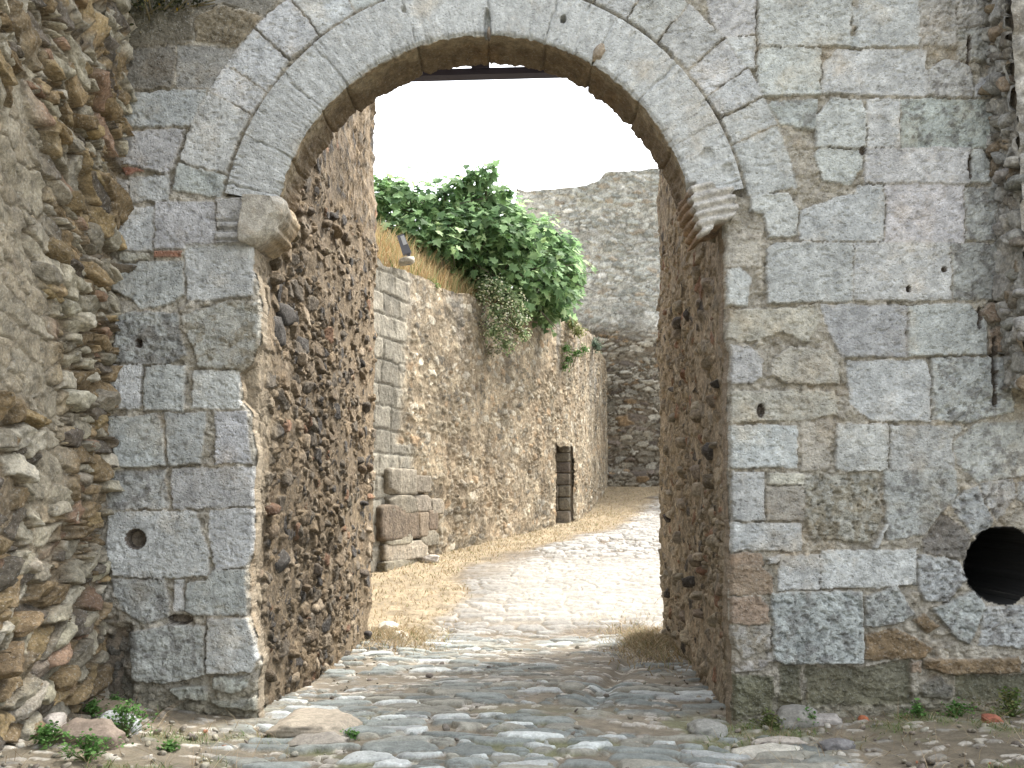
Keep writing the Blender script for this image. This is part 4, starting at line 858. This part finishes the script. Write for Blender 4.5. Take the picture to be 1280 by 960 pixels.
# fig tree
PAL_FIG = [(3, (.155, .255, .12)), (3, (.22, .35, .16)), (2, (.31, .46, .22)), (1.5, (.085, .15, .07)), (1.2, (.40, .53, .27))]
fig = link('fig_tree', None, label='broad leafy green fig tree growing on top of the terrace wall', cat='tree')
g = Geo(); r = np.random.default_rng(77); blobs = []
CL = [(440, 262, 40, 19.2), (470, 246, 26, 19.2), (500, 246, 26, 19.4), (490, 280, 30, 19), (528, 252, 26, 19.6), (520, 285, 28, 18.9), (556, 250, 26, 20), (583, 248, 26, 20), (604, 240, 24, 20.2), (615, 258, 26, 20.2), (560, 285, 30, 19.4), (590, 285, 32, 19.8),
      (545, 305, 24, 19.2), (620, 290, 32, 20.2), (645, 275, 26, 20.8), (650, 305, 34, 20.6), (610, 318, 30, 20), (675, 285, 24, 21.3), (690, 305, 28, 21.6), (700, 330, 30, 21.8), (675, 335, 34, 21.2), (690, 362, 30, 21.8), (665, 370, 26, 21.4), (640, 340, 26, 20.4),
      (715, 345, 18, 22), (712, 305, 18, 22), (585, 315, 22, 19.8), (690, 385, 20, 22), (610, 228, 12, 20.2), (575, 235, 16, 20), (500, 232, 14, 19.4), (640, 252, 14, 20.6), (560, 318, 22, 20), (590, 338, 22, 20.4), (615, 345, 24, 20.8), (650, 365, 24, 21), (530, 300, 22, 19.6), (700, 375, 16, 22), (480, 225, 12, 19.2), (465, 300, 24, 19.4), (500, 300, 20, 19.4)]
for px, py, rd, Y in CL:
    x, y, z = P(px, py, Y); k = rd * Y / F_PX; blobs.append(((float(x), float(y) + r.uniform(-.25, .25), float(z)), (k * 1.0, k * 1.3, k * .95)))
    blobs.append(((float(x) + r.uniform(-.2, .2), float(y) + 1.0, float(z) - .05), (k * .9, k * .9, k * .9)))
for k in range(46):
    b0 = blobs[r.integers(0, len(blobs))]; d = r.normal(0, 1, 3); d[2] = d[2] * .35; d[1] = -abs(d[1]) * .5; d /= np.linalg.norm(d); blobs.append((tuple(np.array(b0[0]) + d * np.array(b0[1]) * 1.25), (.16, .16, .2)))
blob_leaves(g, blobs, 420, .19, 'fig', PAL_FIG, 78, .45)
link('crown', g.mesh('crown', M_LEAF, False), fig)
g = Geo(); root = np.array((float(wall_xy(np.array(21.)))-.9, 21.2, 5.4)); tips = [b[0] for b in blobs[::4]]
bark = (.16, .14, .115)
for k, off in enumerate([(0, 0), (.25, .1), (-.2, .15)]):
    m0 = root + np.array((off[0], off[1], -.3)); m1 = root + np.array((off[0] * 3 - .2 + .3 * k, off[1], .7)); tube(g, [m0, (m0 + m1) / 2 + (.05, 0, 0), m1], [.11, .095, .08], bark)
link('trunk', g.mesh('trunk', M_LOOSE), fig)
g = Geo()
for t in tips:
    t = np.array(t); m = (root + t) / 2 + r.normal(0, .12, 3) + np.array((0, 0, .15)); tube(g, [root + (0, 0, .5), m, t], [.06, .035, .012], bark, 6)
    for q in range(4): e = t + r.normal(0, .3, 3); tube(g, [m * .3 + t * .7, e], [.016, .006], bark, 4)
link('branches', g.mesh('branches', M_LOOSE), fig)

def shrub(name, label, cat, spots, Y, dens, size, shape, pal, seed, flowers=None, group=None):
    s = link(name, None, label=label, cat=cat, group=group); g = Geo(); bl = []
    for px, py, rd in spots:
        x, y, z = P(px, py, Y); k = rd * Y / F_PX; bl.append(((float(x), float(y), float(z)), (k, k * 1.1, k)))
    blob_leaves(g, bl, dens, size, shape, pal, seed, .2); link('foliage', g.mesh('foliage', M_LEAF, False), s)
    g = Geo(); r = np.random.default_rng(seed); base = np.array(bl[0][0]) * 0 + np.array(bl[-1][0]) + (0, .25, 0)
    for b in bl:
        for k in range(3): tube(g, [base, (base + np.array(b[0])) / 2 + r.normal(0, .04, 3), np.array(b[0]) + r.normal(0, .12, 3)], [.015, .01, .005], (.2, .17, .1), 5)
    link('stems', g.mesh('stems', M_LOOSE), s)
    if flowers:
        g = Geo()
        for b in bl:
            n = int(flowers * b[1][0] * 10); d = r.normal(0, 1, (n, 3)); d[:, 1] = -abs(d[:, 1]); d /= np.linalg.norm(d, axis=1)[:, None]
            leaves(g, np.array(b[0]) + d * np.array(b[1]) * r.uniform(.9, 1.2, (n, 1)), d + np.array((0, -.3, .4)), r.uniform(.035, .06, n), 'x', pick_col([(1, (.62, .60, .38)), (1, (.7, .68, .55))], n, r, .1), r)
        link('blossom', g.mesh('blossom', M_LEAF, False), s)
    return s
PAL_SH = [(2, (.19, .26, .13)), (2, (.27, .34, .17)), (1, (.38, .43, .25)), (.7, (.11, .16, .08))]
shrub('shrub', 'rounded bush dotted with cream flowers hanging over the terrace wall below the fig tree', 'shrub', [(606, 356, 14), (622, 360, 16), (640, 376, 17), (622, 390, 20), (648, 400, 15), (618, 412, 18), (600, 372, 12), (634, 428, 13), (655, 418, 9)], 19.6, 3000, .075, 'oval', PAL_SH, 81, 14)
shrub('shrub', 'small wispy grey-green plant on the wall just under the flowering bush', 'shrub', [(600, 432, 8), (610, 440, 9), (622, 438, 8), (603, 424, 8)], 19.9, 2600, .05, 'oval', [(1, (.20, .20, .14)), (1, (.15, .16, .09))], 82)
shrub('hanging_plant', 'bright green plant trailing down the terrace wall right of the fig tree', 'plant', [(708, 435, 7), (710, 448, 7), (707, 458, 6), (730, 436, 7), (722, 440, 6)], 24.2, 5200, .06, 'oval', [(1, (.08, .17, .05)), (1, (.13, .24, .07))], 83)
shrub('shrub', 'tiny grey-green bush at the far end of the terrace wall top', 'shrub', [(743, 430, 8), (748, 434, 6), (738, 426, 6)], 28.6, 5200, .07, 'oval', [(1, (.12, .17, .12)), (1, (.18, .23, .16))], 84)
shrub('weed', 'small green tuft rooted in the crest of the terrace wall near its left end', 'plant', [(538, 352, 7), (530, 356, 6), (546, 358, 6)], 17.8, 4800, .05, 'oval', [(1, (.12, .19, .06)), (1, (.18, .24, .09))], 85)
shrub('weed', 'yellow-green grassy bush at the wall top below the right end of the fig tree', 'plant', [(706, 395, 8), (716, 404, 9), (724, 414, 8), (700, 390, 7)], 24.6, 4400, .08, 'oval', [(1, (.20, .23, .09)), (1, (.27, .27, .12))], 86)
shrub('moss_clump', 'dark moss with tiny yellow flowers in the top left corner', 'moss', [(176, 2, 12), (198, 0, 14), (222, -2, 14), (160, 14, 9), (158, 40, 6), (245, -8, 14), (156, 30, 7)], 7.28, 9000, .035, 'oval', [(3, (.04, .045, .018)), (1, (.07, .075, .03)), (.15, (.4, .28, .04))], 87)

# dry grass, as stuff
r = np.random.default_rng(91)
n = 60000; X = r.uniform(-3, 5, n); Yy = r.uniform(11.8, 33, n); keep = (r.random(n) < straw_mask(X, Yy)) & (terr_dist(X, Yy) > .02) & (r.random(n) < np.clip(1.2 - (Yy - 12) / 30, .2, 1))
X, Yy = X[keep], Yy[keep]; pos = np.c_[X, Yy, gbase(X, Yy) - .01]
pal_s = [(3, (.34, .275, .175)), (2, (.28, .20, .10)), (1.5, (.44, .37, .24)), (1, (.19, .19, .09))]
V, Fc, C = blades(pos, r.uniform(.02, .09, len(X)), r.uniform(.006, .014, len(X)), pick_col(pal_s, len(X), r, .15), r, .9)
g = Geo(); g.add(V, Fc, C)
# hay drifts at the inner foot of the right passage wall and left corner
for cx, cy, sx, sy, m in [(1.55, 11.7, .22, .7, 2600), (-1.35, 12.2, .3, .5, 1200)]:
    X = cx + sx * r.normal(0, 1, m); Yy = cy + sy * r.normal(0, 1, m); pos = np.c_[X, Yy, gbase(X, Yy) + .06 * np.exp(-((X - cx) / sx) ** 2 - ((Yy - cy) / sy) ** 2)]
    g.add(*blades(pos, r.uniform(.04, .12, m), r.uniform(.005, .011, m), pick_col(pal_s, m, r, .15), r, 1.2))
link('street_straw', g.mesh('street_straw', M_STRAW, False), kind='stuff', label='dry yellow straw scattered along the left edge of the street', cat='dry grass')
g = Geo(); n = 16000; Yy = r.uniform(13.5, 31, n); d = np.abs(r.normal(0, .8, n)) + .1; X = wall_xy(Yy) - d; pos = np.c_[X, Yy, bank_z(X, Yy) - .03]
keep = r.random(n) < np.where(Yy < 20.5, 1, .35); pos = pos[keep]; m = len(pos)
V, Fc, C = blades(pos, r.uniform(.15, .55, m) * np.where(pos[:, 1] < 20, 1., .6), r.uniform(.008, .020, m), pick_col([(3, (.42, .31, .16)), (2, (.48, .39, .23)), (1, (.36, .235, .12)), (1.2, (.20, .24, .10))], m, r, .15), r, .35)
g.add(V, Fc, C); link('wall_top_grass', g.mesh('wall_top_grass', M_STRAW, False), kind='stuff', label='tall dry golden grass on the terrace wall top', cat='dry grass')
# short ground weeds near the camera, as stuff
g = Geo(); n = 48000; X = r.uniform(-2.9, 3.6, n); Yy = r.uniform(4.6, 7.3, n); dens = sst(-.02, .35, fbm(X * 2.3, Yy * 2.3, 251, 4)) * sst(1.0, 2.0, np.abs(X)) ; keep = r.random(n) < dens * .6
X, Yy = X[keep], Yy[keep]; m = len(X); g.add(*blades(np.c_[X, Yy, gbase(X, Yy)], r.uniform(.015, .06, m), r.uniform(.003, .007, m), pick_col([(3, (.11, .16, .055)), (2, (.24, .19, .10)), (1.5, (.17, .21, .08))], m, r, .2), r, .8))
link('ground_weeds', g.mesh('ground_weeds', M_STRAW, False), kind='stuff', label='thin low weeds and dry stalks on the courtyard dirt', cat='weeds')

r = np.random.default_rng(66); g = Geo(); n = 2300; X = r.uniform(-2.9, 3.6, n); Yy = 4.6 + 7.8 * r.random(n) ** 1.4
dn = np.where(Yy < 7.3, .25 + .75 * sst(.8, 2.0, np.abs(X)), .12 + .9 * sst(1.2, 1.6, np.abs(X - .05 * (Yy - 7.3)))) * sst(1.75, 1.6, np.abs(X) * (Yy > 7.2)); k = r.random(n) < dn; X, Yy = X[k], Yy[k]; n = len(X); sz = .012 + .035 * r.random(n) ** 3
place_stones(g, T1, np.c_[X, Yy, gbase(X, Yy) + .012], np.c_[sz * 1.5, sz * 1.1, sz * .8], r.uniform(0, 6.28, n), np.eye(3), pick_col([(3, (.24, .215, .17)), (2, (.28, .26, .21)), (.5, (.38, .36, .31)), (1, (.15, .13, .11)), (.06, (.33, .15, .09))], n, r, .15), .3, r)
link('gravel', g.mesh('gravel', M_LOOSE), kind='stuff', label='small pebbles and grit strewn over the courtyard dirt', cat='gravel')
g = Geo(); n = 1500; X = r.uniform(-2.9, 3.6, n); Yy = r.uniform(4.6, 7.35, n); k = r.random(n) < sst(.6, 2.2, np.abs(X)); X, Yy = X[k], Yy[k]; n = len(X)
g.add(*blades(np.c_[X, Yy, gbase(X, Yy) + .012], r.uniform(.03, .14, n), r.uniform(.002, .004, n), pick_col([(1, (.40, .32, .2)), (1, (.28, .2, .12))], n, r, .2), r, 2.2))
link('dry_stalks', g.mesh('dry_stalks', M_STRAW, False), kind='stuff', label='loose dry stalks scattered on the courtyard dirt', cat='dry stalks')
# individual weeds in the foreground
def weed(label, px, py, w, h, seed, pal=None):
    p = G(px, py); s = link('weed_plant', None, label=label, cat='weed', loc=p, group='green weeds at the foot of the walls'); r = np.random.default_rng(seed); g = Geo(); gs = Geo()
    k = p[1] / F_PX; W = w * k / 2; H = h * k
    for q in range(int(10 + w * .5)):
        a = r.uniform(0, 2 * math.pi); d = abs(r.normal(0, .55)); b = np.array((math.cos(a) * d * W, math.sin(a) * d * W * .7, H * r.uniform(.4, 1.1) * (1 - .4 * min(d, 1))))
        tube(gs, [(0, 0, -.01), b * .5 + r.normal(0, .006, 3), b], [.003, .002, .0015], (.13, .17, .06), 4)
        m = 9; pos = b + r.normal(0, .016, (m, 3)); leaves(g, pos, np.c_[r.normal(0, .5, (m, 2)), np.ones(m)], r.uniform(.014, .032, m), 'x', pick_col(pal or [(2, (.11, .23, .06)), (1, (.16, .30, .09)), (1, (.07, .15, .04))], m, r, .15), r)
    link('foliage', g.mesh('foliage', M_LEAF, False), s); link('stems', gs.mesh('stems', M_LEAF, False), s)
weed('bright green weed against the base of the left rubble wall, beside the white stone', 60, 934, 50, 26, 1)
weed('largest green weed, growing over the grey stone in the left foreground', 156, 922, 66, 40, 2)
weed('green weed in front of the flat brown stone at the bottom left', 108, 950, 60, 28, 3)
weed('small green weed behind the flat brown stone, by the foot of the left rubble wall', 116, 897, 30, 18, 4)
weed('small weed at the foot of the right jamb beside the mossy block', 960, 898, 40, 20, 5, [(1, (.13, .17, .06)), (1, (.18, .2, .08))])
weed('sparse weed beside the pale slabs in front of the right wall', 1012, 900, 26, 16, 6)
weed('green weed at the wall foot left of the dark stone on the right', 1147, 873, 22, 16, 7)
weed('green weed at the wall foot right of the dark stone', 1196, 876, 34, 18, 8)
weed('bushy grass weed at the wall foot below the big round hole', 1264, 880, 60, 34, 9, [(1, (.12, .19, .05)), (1, (.2, .2, .08))])
weed('little weed at the corner of the left rubble wall and the gate wall', 146, 866, 24, 16, 10)
weed('tiny weed on the dirt before the left pier of the gate', 214, 938, 24, 8, 11)
weed('thin weed between the cobbles beside the large flagstone', 440, 925, 24, 8, 12)

# ------------------------------------------------------------------ loose stones
def stone(label, px, py, w, d, h, c, seed, name='stone', cat='stone', group=None, sink=.25, ang=0., flat=4):
    p = G(px, py); k = p[1] / F_PX; r = np.random.default_rng(seed); g = Geo()
    place_stones(g, T3, np.array([[0, 0, 0.]]), np.array([[w * k, d, h]]), np.array([ang]), np.eye(3), pick_col([(1, c)], 1, r, .03), .05, r)
    link(name, g.mesh(name, M_LOOSE), label=label, cat=cat, group=group, loc=(p[0], p[1] + d * .3, p[2] + h * (.5 - sink)))
stone('white rounded stone at the foot of the left rubble wall', 61, 914, 27, .14, .13, (.42, .39, .34), 1)
stone('wide flat brown stone lying in the left foreground', 103, 932, 84, .25, .17, (.20, .165, .125), 2)
stone('blue-grey stone partly hidden by the largest weed', 142, 914, 56, .2, .14, (.30, .32, .32), 3)
stone('flat brown slab behind the blue-grey stone, near the left corner', 130, 894, 66, .25, .10, (.23, .19, .14), 4)
stone('small brown stone right of the flat slab in the left corner', 164, 896, 24, .15, .08, (.22, .19, .15), 12)
stone('large smooth tan flagstone at the foot of the left jamb', 393, 922, 108, .70, .13, (.33, .285, .22), 5, 'flagstone', 'flagstone', None, .28, -.15)
stone('grey-tan slab in front of the large flagstone by the left jamb', 392, 936, 76, .24, .10, (.27, .25, .21), 13, 'flagstone', 'flagstone', None, .3)
stone('pale flat flagstone in the right foreground', 965, 946, 88, .22, .07, (.42, .39, .33), 6, 'flagstone', 'flagstone', None, .4)
stone('pale slab just behind the flat flagstone in the right foreground', 976, 932, 70, .16, .07, (.38, .35, .29), 14, 'flagstone', 'flagstone', None, .4)
stone('thin grey slab on the dirt near the foot of the right jamb', 1032, 906, 44, .15, .07, (.33, .31, .28), 7)
stone('rough grey block sunk in the dirt beside the right jamb base', 1000, 906, 50, .2, .16, (.24, .23, .2), 15)
stone('small red brick fragment on the dirt below the mossy blocks', 1080, 888, 14, .06, .05, (.36, .12, .06), 8, 'brick_fragment', 'brick', 'red brick fragments on the dirt')
stone('larger red brick fragment on the dirt near the right edge', 1243, 904, 22, .09, .07, (.30, .11, .07), 9, 'brick_fragment', 'brick', 'red brick fragments on the dirt')
stone('rounded grey stone bedded in the ground at the foot of the right jamb', 888, 920, 46, .3, .12, (.25, .245, .22), 10, 'stone', 'stone', None, .3)
stone('dark grey stone lying on the dirt at the bottom right', 1048, 938, 44, .14, .08, (.17, .165, .16), 16)
stone('pale block at the rear foot of the left passage wall, nearer the straw', 500, 800, 22, .25, .12, (.5, .47, .4), 11)
stone('pale block at the rear foot of the left passage wall, against the wall end', 484, 790, 26, .3, .16, (.48, .44, .37), 17)
stone('grey stone lying at the base of the terrace wall', 538, 703, 22, .3, .16, (.38, .35, .29), 18)

# ------------------------------------------------------------------ beam behind the arch
bt = link('lintel_beam', None, label='dark horizontal beam spanning the gateway just behind the arch', cat='beam')
x0, _, z0 = P(440, 96, 8.1); x1, _, z1 = P(770, 87.5, 8.1)
sl = (z1 - z0) / (x1 - x0); v, f = box_geo(-1.98, 1.74, 8.05, 8.17, -.028, .028); v[:, 2] += z0 + sl * (v[:, 0] - x0)
M_BEAM = mat_plain('beam_paint', (.05, .045, .07), .6, .2)
link('bar', mesh_from(v, [f], None, M_BEAM, 'bar', False), bt)
v, f = box_geo(float(P(590, 0, 8.1)[0]), float(P(612, 0, 8.1)[0]), 8.04, 8.16, 0, .16); v[:, 2] += z0 + sl * (v[:, 0] - x0) + .02
link('hanger', mesh_from(v, [f], None, M_BEAM, 'hanger', False), bt)

# floodlight on the wall top
x, y, z = P(505, 306, 16.4); fl_ = link('floodlight', None, label='small grey floodlight tilted on the wall top among dry grass', cat='floodlight', loc=(float(x), 16.4, float(z)))
M_FL = mat_plain('grey_metal', (.13, .14, .17), .5, .4); M_GL = mat_plain('pale_glass', (.45, .48, .52), .2)
def rot(v, a, b=0):
    c, s = math.cos(a), math.sin(a); w = v.copy(); w[:, 0] = v[:, 0] * c + v[:, 2] * s; w[:, 2] = -v[:, 0] * s + v[:, 2] * c; return w
v, f = box_geo(-.075, .075, -.05, .05, -.17, .17); v[4:, 0] *= .8; link('housing', mesh_from(rot(v, -.35), [f], None, M_FL, 'housing', False), fl_)
v, f = box_geo(-.01, .055, -.062, -.051, -.02, .14); link('glass', mesh_from(rot(v, -.35), [f], None, M_GL, 'glass', False), fl_)
v, f = box_geo(-.03, .03, -.02, .02, -.34, -.12); v[:, 0] += .08; link('bracket', mesh_from(v, [f], None, M_FL, 'bracket', False), fl_)
p = P(508, 326, 16.4); g = Geo(); place_stones(g, T2, np.zeros((1, 3)), np.array([[.26, .2, .13]]), np.array([0.]), np.eye(3), np.array([(.34, .31, .25)]))
link('stone', g.mesh('stone', M_LOOSE), label='small pale stone on the wall top under the floodlight', cat='stone', loc=(float(p[0]), 16.4, float(p[2])))

# ------------------------------------------------------------------ light
AZ, EL = R(48), R(56)      # azimuth from +Y towards +X
sd = Vector((math.sin(AZ) * math.cos(EL), math.cos(AZ) * math.cos(EL), math.sin(EL)))
sun = bpy.data.objects.new('sun', bpy.data.lights.new('sun', 'SUN')); COL.objects.link(sun)
sun.data.energy = 1.5; sun.data.angle = R(12); sun.data.color = (1, .95, .87); sun.rotation_euler = sd.to_track_quat('Z', 'Y').to_euler(); sun.location = (10, 20, 30)
w = bpy.data.worlds.new('World'); sc.world = w; w.use_nodes = True; N = w.node_tree.nodes; L = w.node_tree.links
sky = N.new('ShaderNodeTexSky'); sky.sky_type = 'NISHITA'; sky.sun_disc = False; sky.sun_elevation = EL; sky.sun_rotation = AZ; sky.dust_density = 4; sky.air_density = 1.2; sky.ozone_density = 1
hs = N.new('ShaderNodeHueSaturation'); hs.inputs['Saturation'].default_value = .28; L.new(sky.outputs[0], hs.inputs['Color'])
L.new(hs.outputs[0], N['Background'].inputs['Color']); N['Background'].inputs['Strength'].default_value = .15
sc.view_settings.view_transform = 'Standard'; sc.view_settings.look = 'None'; sc.view_settings.gamma = 1; sc.view_settings.exposure = 2.12
sc.render.engine = 'CYCLES'; sc.cycles.max_bounces = 5; sc.cycles.diffuse_bounces = 3
